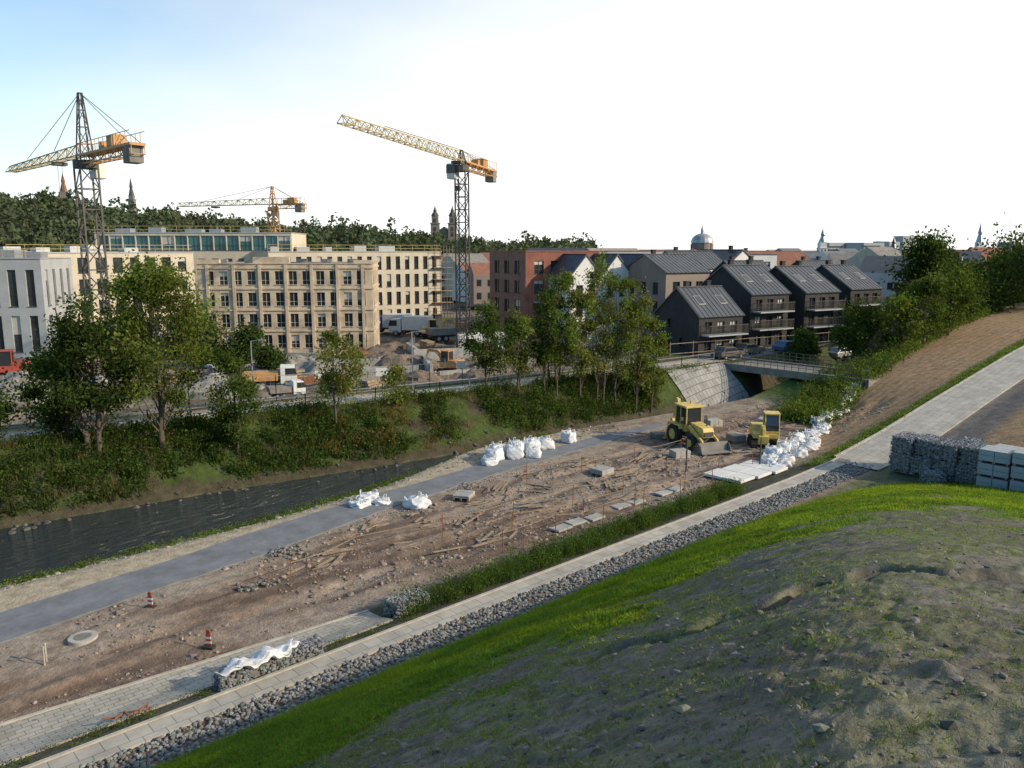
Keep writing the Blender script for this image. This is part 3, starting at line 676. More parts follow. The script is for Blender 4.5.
def church(x,y,z):
    e=empty('twin_tower_church',(x,y,z));m=MB();g=MB();r=MB()
    m.box((0,6,5),(13,16,10))
    for sx in(-1,1):
        m.box((sx*4.2,-2,8),(4,4,16));m.box((sx*4.2,-2,16.2),(4.6,4.6,.5));m.box((sx*4.2,-2,18),(3.1,3.1,3.4))
        r.cyl((sx*4.2,-2,19.7),(sx*4.2,-2,21.4),2.0,1.1,8);r.cyl((sx*4.2,-2,21.4),(sx*4.2,-2,22.4),.8,.9,8);r.cyl((sx*4.2,-2,22.4),(sx*4.2,-2,24.5),.7,.05,8)
        for zz in(6,11,13.5,17.6): g.box((sx*4.2,-4.05 if zz<16 else -3.6,zz),(1.1,.12,1.9))
    m.add([(-6.5,-2,10),(6.5,-2,10),(0,-2,14.5),(-6.5,14,10),(6.5,14,10),(0,14,14.5)],[(0,1,2),(3,5,4)]);r.add([(-6.8,-2.2,10),(0,-2.2,14.7),(0,14,14.7),(-6.8,14,10),(6.8,-2.2,10),(6.8,14,10)],[(0,1,2,3),(1,4,5,2)])
    m.obj('nave_and_towers',['plastt'],e);g.obj('openings',['glass'],e);r.obj('roof_and_helms',['steel'],e);return e
church(-33,395,9.5)
spire('church_steeple',-177,380,28,2.6,8,8,'concdark','steel');spire('church_steeple',-216,394,30,3.2,9,8,'plastt','rust')
e=empty('domed_church',(94,400,1));m=MB();r=MB();m.box((0,0,5.5),(22,16,11));m.cyl((0,0,11),(0,0,15.5),5.2,5.2,16)
for k in range(7):
    t0=k/7*math.pi/2;t1=(k+1)/7*math.pi/2;r.cyl((0,0,15.5+4.6*math.sin(t0)),(0,0,15.5+4.6*math.sin(t1)),5.3*math.cos(t0)+.3,5.3*math.cos(t1)+.3,16,cap=False)
r.cyl((0,0,20),(0,0,22),.9,.8,8);r.cyl((0,0,22),(0,0,24.5),.8,.05,8)
for k in range(8):
    t=k*math.pi/4;m.box((5.3*math.cos(t),5.3*math.sin(t),13.2),(.6,.6,3.6),yaw=t)
m.obj('drum_and_nave',['plastt'],e);r.obj('dome',['galv'],e)
spire('church_steeple',192,500,1,5,13,9,'plastw','galv');spire('church_steeple',260,450,1,4,13,11,'plastw','galv');spire('church_steeple',236,500,1,4,10,7,'plastt','roofd')

# ---------------------------------------------------------------- cranes
def lattice(mb,p0,p1,w,h,n,r,mi=0,tri=False,taper=1):
    p0=Vector(p0);p1=Vector(p1);d=(p1-p0).normalized()
    up=Vector((0,0,1)) if abs(d.z)<.9 else Vector((0,1,0))
    s=d.cross(up).normalized();up=s.cross(d).normalized()
    def ring(f):
        c=p0.lerp(p1,f);k=1-(1-taper)*f
        if tri: return [c+s*w/2,c-s*w/2,c+up*h*k]
        return [c+s*w/2*k+up*h/2*k,c-s*w/2*k+up*h/2*k,c-s*w/2*k-up*h/2*k,c+s*w/2*k-up*h/2*k]
    R0=ring(0);m=len(R0)
    for i in range(n):
        R1=ring((i+1)/n)
        for j in range(m):
            mb.beam(R0[j],R1[j],r*2,r*2,mi);mb.beam(R1[j],R1[(j+1)%m],r*1.2,r*1.2,mi)
            if (i+j)%2: mb.beam(R0[j],R1[(j+1)%m],r*1.2,r*1.2,mi)
            else: mb.beam(R0[(j+1)%m],R1[j],r*1.2,r*1.2,mi)
        R0=R1
def crane(name,x,y,zt,dirv,jl,cl,apex,mw,r,mastm='steel',jm='crane',cm='orange',hook=.8,drop=4,am='steel'):
    z0=gzf(x,y);e=empty(name,(x,y,0),math.atan2(dirv[1],dirv[0]))
    m=MB();lattice(m,(0,0,z0-.3),(0,0,zt-1.2),mw,mw,int((zt-z0)/(mw*1.15)),r);m.box((0,0,z0+.2),(4,4,.8));m.obj('mast',[mastm],e)
    m=MB();m.cyl((0,0,zt-1.2),(0,0,zt-.5),mw*.7,mw*.7,12);lattice(m,(0,0,zt-.5),(0,0,zt+apex),mw*.75,mw*.75,4,r*.7,taper=.25);m.obj('slewing_tower',[am],e)
    m=MB();lattice(m,(mw*.5,0,zt),(jl,0,zt),1.0,1.1,int(jl/1.4),r*.62,tri=True,taper=.6);m.obj('jib',[jm],e)
    m=MB();m.box((-cl/2,0,zt-.05),(cl,1.3,.2))
    for s in(-.62,.62):
        m.beam((0,s,zt+1),(-cl,s,zt+1),.05,.05)
        for k in range(int(cl)): m.beam((-k-.5,s,zt),(-k-.5,s,zt+1),.045,.045)
    lattice(m,(-.8,0,zt-.5),(-cl,0,zt-.5),1.1,.7,int(cl/1.2),r*.6);m.obj('counter_jib',[cm],e)
    m=MB()
    for k in range(3): m.box((-cl+.6+k*.5,0,zt-.8),(.42,1.2,1.5))
    m.obj('counterweights',['concdark'],e,bevel=.04)
    m=MB();m.box((.2,-1.1,zt-1.2),(1.3,1.1,1.8));m.obj('operator_cab',['white'],e,bevel=.08)
    m=MB();m.box((.5,-1.1,zt-.95),(.8,1.14,1.0));m.obj('cab_glazing',['glass'],e)
    m=MB();m.box((-cl*.62,0,zt+.6),(1.6,1.0,1.0));m.box((-cl*.42,0,zt+.4),(.8,.9,.7));m.obj('winch',['orange'],e,bevel=.05)
    m=MB();T=(0,0,zt+apex)
    m.cyl(T,(jl*.35,0,zt+1.1),.035,n=4);m.cyl(T,(jl*.72,0,zt+.95),.035,n=4)
    for s in(-.5,.5): m.cyl(T,(-cl+.6,s,zt+.1),.035,n=4)
    hxp=jl*hook;m.box((hxp,0,zt-.3),(1.1,1.2,.3));m.cyl((hxp,-.2,zt-.4),(hxp,-.2,zt-drop),.02,n=4);m.cyl((hxp,.2,zt-.4),(hxp,.2,zt-drop),.02,n=4);m.box((hxp,0,zt-drop-.3),(.3,.6,.6))
    m.obj('tie_rods_and_hook',['steel'],e)
crane('tower_crane',-40.2,77.5,21.8,(-17.9,17.2),24.2,12.4,5.6,1.6,.07,hook=.3,drop=3)
crane('tower_crane',-6.1,99.5,23.6,(-.27,-.96),30.5,13,1.3,1.3,.07,hook=.05,drop=3)
crane('tower_crane',-44,150,21.3,(-.93,.36),22,7,3.2,1.4,.09,mastm='orange',am='orange',hook=.6)

# ---------------------------------------------------------------- sacks, gabions, pallets
def sack_mesh(w,d,h,seed,k=11,p=4.2,wr=.05):
    rs=np.random.default_rng(seed);t=np.linspace(-1,1,k);V=[];F=[]
    for ax in range(3):
        for s in(-1,1):
            g1,g2=np.meshgrid(t,t,indexing='ij');q=np.zeros((k,k,3));q[...,ax]=s;q[...,(ax+1)%3]=g1*s;q[...,(ax+2)%3]=g2
            o=len(V)*k*k;V.append(q.reshape(-1,3));i=np.arange(k*k).reshape(k,k)+o
            F.append(np.stack([i[:-1,:-1],i[1:,:-1],i[1:,1:],i[:-1,1:]],-1).reshape(-1,4))
    V=np.concatenate(V);F=np.concatenate(F)
    n=(np.abs(V)**p).sum(1)**(1/p);V=V/n[:,None]
    ph=rs.uniform(0,6,6)
    wv=np.sin(V[:,0]*4+ph[0]+V[:,2]*3)*np.sin(V[:,1]*5+ph[1])+.6*np.sin(V[:,0]*9+ph[2])*np.sin(V[:,2]*8+ph[3]+V[:,1]*6)
    V=V*(1+wr*1.4*wv)[:,None];V[:,:2]*=(1+.12*(-V[:,2:]*.5)+.06)
    V[:,2]+=.12*np.cos(V[:,0]*3+ph[4])*(V[:,2]>.4)
    V=V*np.array([w/2,d/2,h/2]);V[:,2]+=h/2
    return V,F
def bag(a,b,w=.95,h=.95,seed=0,name='bulk_sack',z=None,flat=1):
    x,y=ab2xy(a,b);z=(float(gz(np.array([x]),np.array([y]))[0])-.03) if z is None else z
    e=empty(name,(x,y,z),random.uniform(0,3));e.rotation_euler[0]=random.gauss(0,.05)
    V,F=sack_mesh(w*random.uniform(.9,1.1),w*random.uniform(.9,1.1),h*flat,seed,wr=.06 if name=='bulk_sack' else .1)
    mesh_np('sack_body',V,F,'bagw',parent=e,smooth=True)
    m=MB()
    for i,j in((-1,-1),(1,-1),(1,1),(-1,1)):
        q=[Vector((i*w*.33,j*w*.42,h*flat*.9)),Vector((i*w*.3+.05,j*w*.4,h*flat+.12)),Vector((i*w*.2,j*w*.44,h*flat+.1)),Vector((i*w*.12,j*w*.4,h*flat*.9))]
        for s in range(3): m.beam(q[s],q[s+1],.05,.02)
    m.cyl((0,0,h*flat*.85),(.05,.03,h*flat*1.1),.13,.2,8,cap=False)
    m.obj('lifting_loops',['bagw'],e)
s=0
for a,b,w,h in [(31.8,36.3,1,.9),(32.7,37.0,1,.8),(33.2,36,1,.95),(34.1,36.8,1,.85),(35,36.3,.95,.85),(35.7,37.0,1,.7),(36.4,36.4,.95,.7),(31.0,35.9,.9,.45),(34.2,35.3,.9,.6),(38.8,36.6,.85,.8)]:
    bag(a,b,w,h,s);s+=1
for a,b,w,h in [(20.8,34.3,.9,.35),(21.6,34.7,1.0,.45),(21.9,33.9,.8,.3)]: bag(a,b,w,h,s,'crumpled_sack');s+=1
bag(22.9,32.2,1.1,.5,s,'crumpled_sack');s+=1
for a in np.arange(43,68,.95):
    f=float(foot(np.array([a]))[0]);bag(a+random.uniform(-.2,.2),f+.4+random.uniform(-.35,.35),random.uniform(.7,1.0),random.uniform(.3,.6),s,'sandbag_sack');s+=1
    if a<50: bag(a+.4,f+1.3+random.uniform(-.2,.3),.9,random.uniform(.5,.8),s);s+=1
V,F=sack_mesh(2.2,.55,.2,91,25,2.6,.10);xx,yy=ab2xy(9.4,21.45)
V[:,2]+=.08*np.sin(V[:,0]*7)+.05*np.sin(V[:,0]*17+V[:,1]*11)
mesh_np('crumpled_plastic_sheet',V,F,'bagw',smooth=True,rotz=ANG).location=(xx,yy,.86)
def gabion(name,a,b,L,W,H,z=None,colr=(.2,.21,.22),yaw=ANG,sz=.075,wire=.008,cell=.25):
    x,y=ab2xy(a,b);z=gzf(x,y)-.02 if z is None else z
    e=empty(name,(x,y,z),yaw);m=MB();m.box((0,0,H/2),(L-.2,W-.2,H-.2));m.obj('core',['concdark'],e)
    P=[]
    for f,(u,v) in (('x',(W,H)),('y',(L,H)),('z',(L,W))):
        n=int(u*v/(sz*sz*2.0))
        for sgn in((-1,1) if f!='z' else (1,)):
            p=rng.uniform(-.5,.5,(n,2));q=np.zeros((n,3));o=rng.uniform(-.06,-.02,n)
            if f=='x': q[:,0]=sgn*(L/2+o-sz*.3);q[:,1]=p[:,0]*(W-.1);q[:,2]=H/2+p[:,1]*(H-.08)
            elif f=='y': q[:,1]=sgn*(W/2+o-sz*.3);q[:,0]=p[:,0]*(L-.1);q[:,2]=H/2+p[:,1]*(H-.08)
            else: q[:,2]=H+o-sz*.3;q[:,0]=p[:,0]*(L-.1);q[:,1]=p[:,1]*(W-.1)
            P.append(q)
    P=np.concatenate(P);n=len(P);stones('stones',P,rng.uniform(.7,1.25,n)*sz,cvar(colr,n,.35,.04),e,flatz=.85)
    m=MB()
    for k in range(int(L/cell)+1):
        xx=-L/2+L*k/int(L/cell)
        for yy in(-W/2,W/2): m.beam((xx,yy,0),(xx,yy,H),wire,wire)
        m.beam((xx,-W/2,H),(xx,W/2,H),wire,wire)
    for k in range(int(H/cell)+1):
        zz=H*k/max(int(H/cell),1)
        for yy in(-W/2,W/2): m.beam((-L/2,yy,zz),(L/2,yy,zz),wire,wire)
        for xx in(-L/2,L/2): m.beam((xx,-W/2,zz),(xx,W/2,zz),wire,wire)
    for k in range(int(W/cell)+1):
        yy=-W/2+W*k/max(int(W/cell),1);m.beam((-L/2,yy,H),(L/2,yy,H),wire,wire)
        for xx in(-L/2,L/2): m.beam((xx,yy,0),(xx,yy,H),wire,wire)
    m.obj('wire_mesh',['galv'],e)
gabion('gabion_basket',9.8,21.55,3.4,.62,.5)
gabion('gabion_basket',15.5,22.5,1.5,.9,.62,colr=(.26,.26,.25))
GA=46.2
for k,b in enumerate([17.3,16.15,15.0,13.85]):
    zb=gzf(*ab2xy(GA,15))+.1
    gabion('gabion_basket',GA,b,1.8,1.1,1.0,z=zb,sz=.1,wire=.012)
    gabion('gabion_basket',GA+(.25 if k%2 else 0),b-.02,1.75,1.08,.95,z=zb+1.02,sz=.1,wire=.012)
gabion('gabion_basket',GA+2,14.6,1.2,1.1,1.8,sz=.1,wire=.012)
gabion('gabion_basket',GA-1.6,15.2,1.1,1.0,.7,sz=.1,wire=.012)
def blockpallet(a,b,rows):
    x,y=ab2xy(a,b);e=empty('concrete_block_pallet',(x,y,gzf(x,y)+.0),ANG+random.uniform(-.05,.05));m=MB();w=MB()
    for r in range(rows):
        z=r*.72
        for k in(-.6,0,.6): w.box((0,k,z+.05),(1.3,.1,.1))
        for i in range(3):
            for j in range(2):
                for q in range(2): m.box((-.44+i*.44,-.36+j*.72,z+.1+.145+q*.295),(.43,.7,.285))
    m.obj('blocks',['plastg'],e,bevel=.02);w.obj('pallets',['wood'],e)
blockpallet(45.0,12.35,3);blockpallet(44.8,10.8,3);blockpallet(46.6,12.3,3);blockpallet(46.4,10.7,3);blockpallet(44.6,9.2,3);blockpallet(46.2,9.1,2)

# ---------------------------------------------------------------- vehicles
def wheel(mb,x,y,z,r,w):
    mb.cyl((x,y-w/2,z),(x,y+w/2,z),r,n=20,mi=0);mb.cyl((x,y-w/2-.02,z),(x,y+w/2+.02,z),r*.55,n=14,mi=1)
    for k in range(16):
        t=k*math.pi/8;mb.box((x+r*math.cos(t),y,z+r*math.sin(t)),(.06,w*.95,.08),0,pitch=-t)
def backhoe(x,y,yaw,sc=1):
    e=empty('backhoe_loader',(x,y,gzf(x,y)+.0),yaw,sc)
    m=MB();wheel(m,-1.0,.88,.7,.7,.42);wheel(m,-1.0,-.88,.7,.7,.42);wheel(m,1.15,.85,.48,.48,.32);wheel(m,1.15,-.85,.48,.48,.32);m.obj('wheels',['rubber','yellow'],e)
    m=MB();m.box((0,0,.8),(3.2,.9,.4),1);m.prism([(.3,.95),(1.9,.95),(1.95,1.35),(1.8,1.6),(.3,1.75)],-.42,.42)
    for s in(-1,1):
        m.prism([(-1.8,1.25),(-1.6,1.5),(-.3,1.5),(-.2,1.2),(-.35,1.4),(-1.5,1.4)],s*.65,s*1.05)
        m.prism([(.2,1.5),(.5,1.6),(2.1,.85),(2.5,.35),(2.35,.3),(1.95,.7),(.4,1.35)],s*.55,s*.68)
        m.cyl((1.2,s*.62,.85),(2.2,s*.62,.55),.05,mi=1);m.box((1.86,s*.28,1.28),(.1,.16,.12),2);m.cyl((0,s*.9,1.5),(.05,s*.95,1.9),.02,mi=1);m.box((.06,s*.98,1.98),(.06,.2,.26),1)
    m.obj('chassis_and_loader_arms',['yellow','steel','white'],e,bevel=.02)
    m=MB()
    m.box((-.65,0,2.78),(1.65,1.45,.14));m.box((-.65,0,1.25),(1.3,1.2,.5))
    for xx in(-1.38,.05):
        for yy in(-.62,.62): m.beam((xx,yy,1.4),(xx*.96-.02,yy*.95,2.74),.09,.09)
    m.beam((-.7,.62,1.4),(-.7,.6,2.74),.07,.07);m.beam((-.7,-.62,1.4),(-.7,-.6,2.74),.07,.07);m.obj('cab_frame',['yellow'],e,bevel=.02)
    m=MB();m.box((-.66,0,2.08),(1.36,1.16,1.24));m.obj('cab_glass',['glass'],e)
    m=MB();m.cyl((-.9,.3,2.85),(-.9,.3,3.0),.07,n=10);m.obj('beacon',['orange'],e)
    m=MB();m.prism([(2.35,.75),(2.5,.15),(3.0,.08),(3.02,.13),(2.62,.22),(2.5,.8)],-1.15,1.15)
    for s in(-1.15,1.13): m.prism([(2.35,.75),(2.45,.1),(3.0,.1),(2.75,.65)],s,s+.03)
    m.obj('loader_bucket',['concdark'],e)
    m=MB();m.box((-1.85,0,.85),(.3,1.9,.5));m.beam((-1.95,.2,1.0),(-2.5,.25,2.9),.24,.3);m.beam((-2.5,.25,2.95),(-2.95,.28,1.4),.18,.24)
    for s in(-.9,.9): m.beam((-1.9,s,.9),(-2.2,s,.2),.12,.14);m.box((-2.22,s,.12),(.4,.35,.08))
    m.prism([(-2.85,1.4),(-3.1,1.35),(-3.15,.8),(-2.75,.65),(-2.45,.9),(-2.7,1.0)],.02,.55);m.obj('backhoe_arm',['yellow'],e,bevel=.015)
    m=MB();m.cyl((1.3,.25,1.6),(1.3,.25,2.2),.05);m.box((1.97,0,1.2),(.04,.7,.3));m.cyl((.5,.5,1.4),(1.6,.5,1.0),.05);m.obj('exhaust_and_grille',['steel'],e)
def excavator(name,x,y,yaw,s,bm='yellow',boom=(1.0,.9),z=None):
    e=empty(name,(x,y,gzf(x,y) if z is None else z),yaw,s)
    m=MB()
    for q in(-1,1):
        m.prism([(-1.5,.25),(-1.3,.02),(1.3,.02),(1.5,.25),(1.5,.5),(1.3,.7),(-1.3,.7),(-1.5,.5)],q*.75,q*1.25)
        for k in range(14):
            xx=-1.3+k*.2;m.box((xx,q*1.0,.72),(.09,.54,.05));m.box((xx,q*1.0,.01),(.09,.54,.05))
        for k in(-1.2,-.6,0,.6,1.2): m.cyl((k,q*1.26,.35),(k,q*1.3,.35),.2,n=12)
    m.box((0,0,.55),(1.6,1.5,.4));m.obj('tracks',['rubber'],e)
    m=MB();m.cyl((0,0,.7),(0,0,.9),.7,n=18);m.prism([(-1.6,.95),(1.1,.95),(1.1,1.35),(0,1.5),(-.2,1.9),(-1.4,1.9),(-1.65,1.6)],-1.1,1.1);m.obj('upper_body',[bm],e,bevel=.05)
    m=MB()
    for xx,yy in((-.3,-.1),(1.05,-.1),(-.3,1.05),(1.05,1.05)): m.beam((xx,yy,1.3),(xx if xx<0 else .82,yy,3.05),.09,.09)
    m.box((.28,.47,3.1),(1.35,1.3,.12));m.prism([(-.3,1.3),(1.05,1.3),(1.07,1.6),(-.3,1.6)],-.12,1.07);m.obj('cab_frame',[bm],e,bevel=.02)
    m=MB();m.prism([(-.27,1.6),(1.02,1.6),(1.02,2.1),(.8,3.02),(-.27,3.04)],-.08,1.03);m.obj('cab_glass',['glass'],e)
    bx,bz=boom;m=MB()
    P=[Vector((1.0,-.4,1.3)),Vector((1.0+1.3*bx,-.4,1.3+2.2*bz)),Vector((1.0+2.9*bx,-.4,1.3+2.3*bz)),Vector((1.0+3.4*bx,-.4,1.3+.4*bz))]
    m.beam(P[0],P[1],.3,.4);m.beam(P[1],P[2],.28,.36);m.beam(P[2],P[3],.2,.28);m.cyl(P[0]+Vector((.3,0,.05)),P[1].lerp(P[2],.3)-Vector((0,0,.2)),.07)
    c=P[3];m.prism([(c.x-.1,c.z+.1),(c.x+.3,c.z+.05),(c.x+.2,c.z-.6),(c.x-.3,c.z-.8),(c.x-.6,c.z-.5),(c.x-.3,c.z-.35)],-.8,0);m.obj('boom_stick_and_bucket',[bm],e,bevel=.02)
backhoe(12.2,52.4,R_(-70),.95)
excavator('mini_excavator',16.9,52.0,R_(-100),.76,'yellow',(.42,.36))
excavator('tracked_excavator',-50.5,79.5,R_(200),1.0,'red',(1.1,.6))
excavator('tracked_excavator',-12,118,R_(10),.9,'yellow',(.9,.9))
excavator('tracked_excavator',-6.5,84,R_(150),.8,'orange',(1.0,.7))
def truck(name,x,y,yaw,body='white',cab='white',L=6.5,box=True,s=1):
    e=empty(name,(x,y,gzf(x,y)),yaw,s)
    m=MB()
    for xx in(L/2-1.1,-L/2+1.0,-L/2+2.1):
        for yy in(-1,1): wheel(m,xx,yy,.5,.5,.3)
    m.obj('wheels',['rubber','galv'],e)
    m=MB();m.prism([(L/2-1.9,.6),(L/2,.6),(L/2+.02,1.5),(L/2-.25,2.6),(L/2-1.9,2.7)],-1.15,1.15);m.obj('cab',[cab],e,bevel=.08)
    m=MB();m.prism([(L/2-1.3,1.6),(L/2+.03,1.6),(L/2-.22,2.45),(L/2-1.3,2.45)],-1.17,1.17);m.prism([(L/2-.2,1.65),(L/2+.045,1.65),(L/2-.2,2.45),(L/2-.3,2.45)],-1.0,1.0);m.obj('cab_windows',['glass'],e)
    m=MB();m.box((-.9,0,.8),(L-1.8,.9,.25),1)
    if box: m.box((-1.0,0,2.0),(L-2.1,2.35,2.1))
    else: m.prism([(-L/2,1.0),(L/2-2.2,1.0),(L/2-2.1,1.9),(-L/2-.2,2.0)],-1.15,1.15)
    m.obj('load_body',[body,'steel'],e,bevel=.03)
truck('box_truck',-15.5,122,R_(175));truck('box_truck',-19,126,R_(170),'white','blue');truck('dump_truck',-9,115,R_(30),'concdark','orange',box=False)
truck('box_truck',-57,110,R_(160),'white','white');truck('flatbed_truck',-17.6,61.2,R_(30),'concdark','white',5.4,False,.5)
truck('dump_truck',-23,75,R_(15),'orange','white',6,False,.8)
def car(x,y,yaw,c):
    e=empty('parked_car',(x,y,gzf(x,y)),yaw,.85);m=MB()
    for xx in(-1.3,1.35):
        for yy in(-.75,.75): wheel(m,xx,yy,.32,.32,.2)
    m.obj('wheels',['rubber','galv'],e)
    m=MB();m.prism([(-2.1,.35),(2.1,.35),(2.15,.7),(1.9,.85),(1.0,.95),(-1.9,.98),(-2.15,.85)],-.88,.88);m.prism([(-1.7,.95),(1.0,.93),(.35,1.42),(-1.2,1.45)],-.75,.75);m.obj('body',[c],e,bevel=.06)
    m=MB();m.prism([(-1.5,.99),(.85,.98),(.3,1.36),(-1.15,1.38)],-.77,.77);m.prism([(.35,1.38),(.4,1.4),(1.02,.98),(.95,.96)],-.65,.65);m.obj('windows',['glass'],e)
for x,y,yw,c in [(25,83.5,.6,'steel'),(37.5,90,.6,'galv'),(-57,104,1,'white'),(-53,100,.9,'galv'),(30,86,.6,'blue'),(-5,106,.3,'galv'),(22,80.5,.6,'steel')]: car(x,y,yw,c)

# ---------------------------------------------------------------- bridge & concrete slope
e=empty('concrete_bridge')
m=MB()
def abz(a,b,z): x,y=ab2xy(a,b);return (x,y,z)
def slab(mb,a0,a1,b0,b1,z0,z1,mi=0):
    v=[abz(a,b,z) for z in(z0,z1) for a,b in((a0,b0),(a1,b0),(a1,b1),(a0,b1))]
    mb.add(v,[(0,3,2,1),(4,5,6,7),(0,1,5,4),(1,2,6,5),(2,3,7,6),(3,0,4,7)],mi)
slab(m,67.2,71.6,28.5,43.5,1.6,2.05);slab(m,66.9,67.2,28.5,43.5,1.55,2.2);slab(m,71.6,71.9,28.5,43.5,1.55,2.2);m.obj('deck',['concdark'],e)
m=MB();slab(m,67.4,71.4,42.0,43.2,-1.6,1.59);slab(m,67.4,71.4,30.5,31.6,-1.6,1.59);m.obj('abutments',['concdark'],e)
m=MB()
for aa in(67.05,71.75):
    for k in range(22): m.beam(abz(aa,28.7+k*.69,2.2),abz(aa,28.7+k*.69,3.15),.045,.045)
    for z in(2.5,2.8,3.15): m.beam(abz(aa,28.6,z),abz(aa,43.4,z),.04,.05)
m.obj('railings',['steel'],e)
M['revet']=brickmat('revetment_blocks',(.34,.33,.31),(.28,.27,.25),(.15,.15,.14),1,.5,.5,.03)
ar=np.linspace(58.5,66.8,14);V=[]
for f in np.linspace(0,1.04,10):
    bb=wf(ar)+(topb(ar)-wf(ar))*f;V.append(np.stack([ar,bb,-1.2+3.3*np.minimum(f,1)**.8+.12+0*ar],1))
V=[V[0]-np.array([0,0,.5])]+V+[V[-1]-np.array([0,0,.4])];V=np.stack(V,0);nr,nc=V.shape[:2];idx=np.arange(nr*nc).reshape(nr,nc)
mesh_np('concrete_revetment',V.reshape(-1,3),np.stack([idx[:-1,:-1],idx[:-1,1:],idx[1:,1:],idx[1:,:-1]],-1).reshape(-1,4),'revet',rotz=ANG)
strip('lane_asphalt',69.75,112,lambda a:topb(a)+1,lambda a:topb(a)+5,.06,'asph',1)

# ---------------------------------------------------------------- fences, posts, stakes
def fence(name,pts,h,sp,pm,rails,mesh=False,r=.03,panel=None):
    m=MB()
    for (p,q) in zip(pts[:-1],pts[1:]):
        L=math.hypot(q[0]-p[0],q[1]-p[1]);n=max(int(L/sp),1)
        prev=None
        for k in range(n+1):
            x=p[0]+(q[0]-p[0])*k/n;y=p[1]+(q[1]-p[1])*k/n;z=float(gz(np.array([x]),np.array([y]))[0])
            m.beam((x,y,z-.1),(x,y,z+h),r*2,r*2)
            if prev:
                for rr_ in rails: m.beam((prev[0],prev[1],prev[2]+h*rr_),(x,y,z+h*rr_),r*1.3,r*1.3)
                if panel and random.random()<.8:
                    m.quad((prev[0],prev[1],prev[2]+h*.2),(x,y,z+h*.2),(x,y,z+h*.85),(prev[0],prev[1],prev[2]+h*.85),1)
                if mesh:
                    for j in range(1,8):
                        f=j/8;xx=prev[0]+(x-prev[0])*f;yy=prev[1]+(y-prev[1])*f;zz=prev[2]+(z-prev[2])*f;m.beam((xx,yy,zz+.1),(xx,yy,zz+h),.014,.014)
            prev=(x,y,z)
    m.obj(name,[pm]+([panel] if panel else []))
T=lambda a,o:ab2xy(a,float(topb(np.array([a]))[0])+o)
fence('bank_top_fence',[T(a,.5) for a in range(-4,67,5)],1.15,2.5,'galv',(.5,.97))
fence('construction_fence',[T(a,4.9) for a in range(-4,60,6)],1.9,3,'galv',(.06,.98),True,.025)
fence('construction_fence',[(16,80),(24,84.5),(34,90),(44,96)],1.7,2.6,'wood',(.3,.9),False,.04)
fence('barrier_fence',[(-24,74),(-18,76),(-12,76.5),(-6,74)],1.1,1.6,'steel',(.95,),False,.025,'rust')
fence('barrier_fence',[(-20,97),(-12,99),(-4,96),(-1,90)],1.2,1.6,'steel',(.95,),False,.025,'rust')
fence('barrier_fence',[(-46,92),(-40,86),(-33,83)],1.2,1.8,'steel',(.95,),False,.025,'concdark')
for line in ([(13.5,27.5),(17,28.3),(21,27.6),(25,27.2),(29,27),(32.5,26.6),(36,26)],[(24,26.2),(28,25.3),(31,24.6),(35,24.4)],[(37,27),(40,25.5),(42.3,24.6)],[(22,24.6),(25,24.3),(28,24.1),(31,24.0),(34,23.9),(37,23.9)],[(30,31.5),(34,31),(38,30.2),(42,29.6)]):
    m=MB();pr=None
    for a,b in line:
        x,y=ab2xy(a,b);z=gzf(x,y);t=(x+random.uniform(-.06,.06),y,z+random.uniform(.95,1.25));m.cyl((x,y,z-.1),t,.022,n=5)
        if pr:
            mid=((pr[0]+t[0])/2,(pr[1]+t[1])/2,t[2]-.22);m.beam((pr[0],pr[1],pr[2]-.1),mid,.012,.03,1);m.beam(mid,(t[0],t[1],t[2]-.1),.012,.03,1)
        pr=t
    m.obj('staked_rope_fence',['rust','wood'])
def pole(name,a,b,h,arm=0):
    x,y=ab2xy(a,b);z=gzf(x,y);m=MB();m.cyl((x,y,z-.1),(x,y,z+h),.06,.04,8)
    if arm: m.beam((x,y,z+h),(x+arm,y,z+h+.1),.05,.05);m.box((x+arm,y,z+h+.06),(.5,.2,.1))
    m.obj(name,['steel' if not arm else 'galv'])
for a in(24,36,44,56): pole('street_lamp',a,float(topb(np.array([a]))[0])+4,4.6,.8)
pole('wooden_post',42.6,24.3,1.9);pole('wooden_post',38.6,26.8,2.0)
def board(a,b):
    x,y=ab2xy(a,b);z=gzf(x,y);e=empty('warning_delineator_sign',(x,y,z),R_(-10));m=MB()
    for k in range(5): m.box((0,0,.12+k*.08),(.18,.03,.079),k%2)
    m.cyl((0,-.016,.56),(0,.016,.56),.08,n=14,mi=0);m.obj('board',['red','white'],e);q=MB();q.box((0,0,.04),(.4,.25,.08));q.obj('foot',['rubber'],e,bevel=.02)
board(8.8,29.3);board(9.2,24.9)
def manhole(a,b,r):
    x,y=ab2xy(a,b);z=float(gz(np.array([x]),np.array([y]))[0]);m=MB();m.cyl((x,y,z-.1),(x,y,z+.15),r,n=28);m.cyl((x,y,z+.15),(x,y,z+.165),r*.6,n=24,mi=1);m.obj('manhole_cover',['kerb','concdark'],bevel=.01)
manhole(6.3,28.4,.46)
for a,b in((4.9,27.3),(5.0,27.5)):
    x,y=ab2xy(a,b);z=gzf(x,y);m=MB();m.cyl((x,y,z),(x,y,z+.6),.03,n=8);m.cyl((x,y,z+.6),(x,y,z+.65),.045,n=8);m.obj('marker_post',['kerb'])
x,y=ab2xy(5.6,21.7);m=MB()
for k in range(6): m.box((x+k*.16-.3,y+.07*k,.5+.02*k),(.4,.05,.05),0,yaw=.5+k*.9,pitch=.15)
m.obj('scrap_pipes',['rust'],bevel=.01)
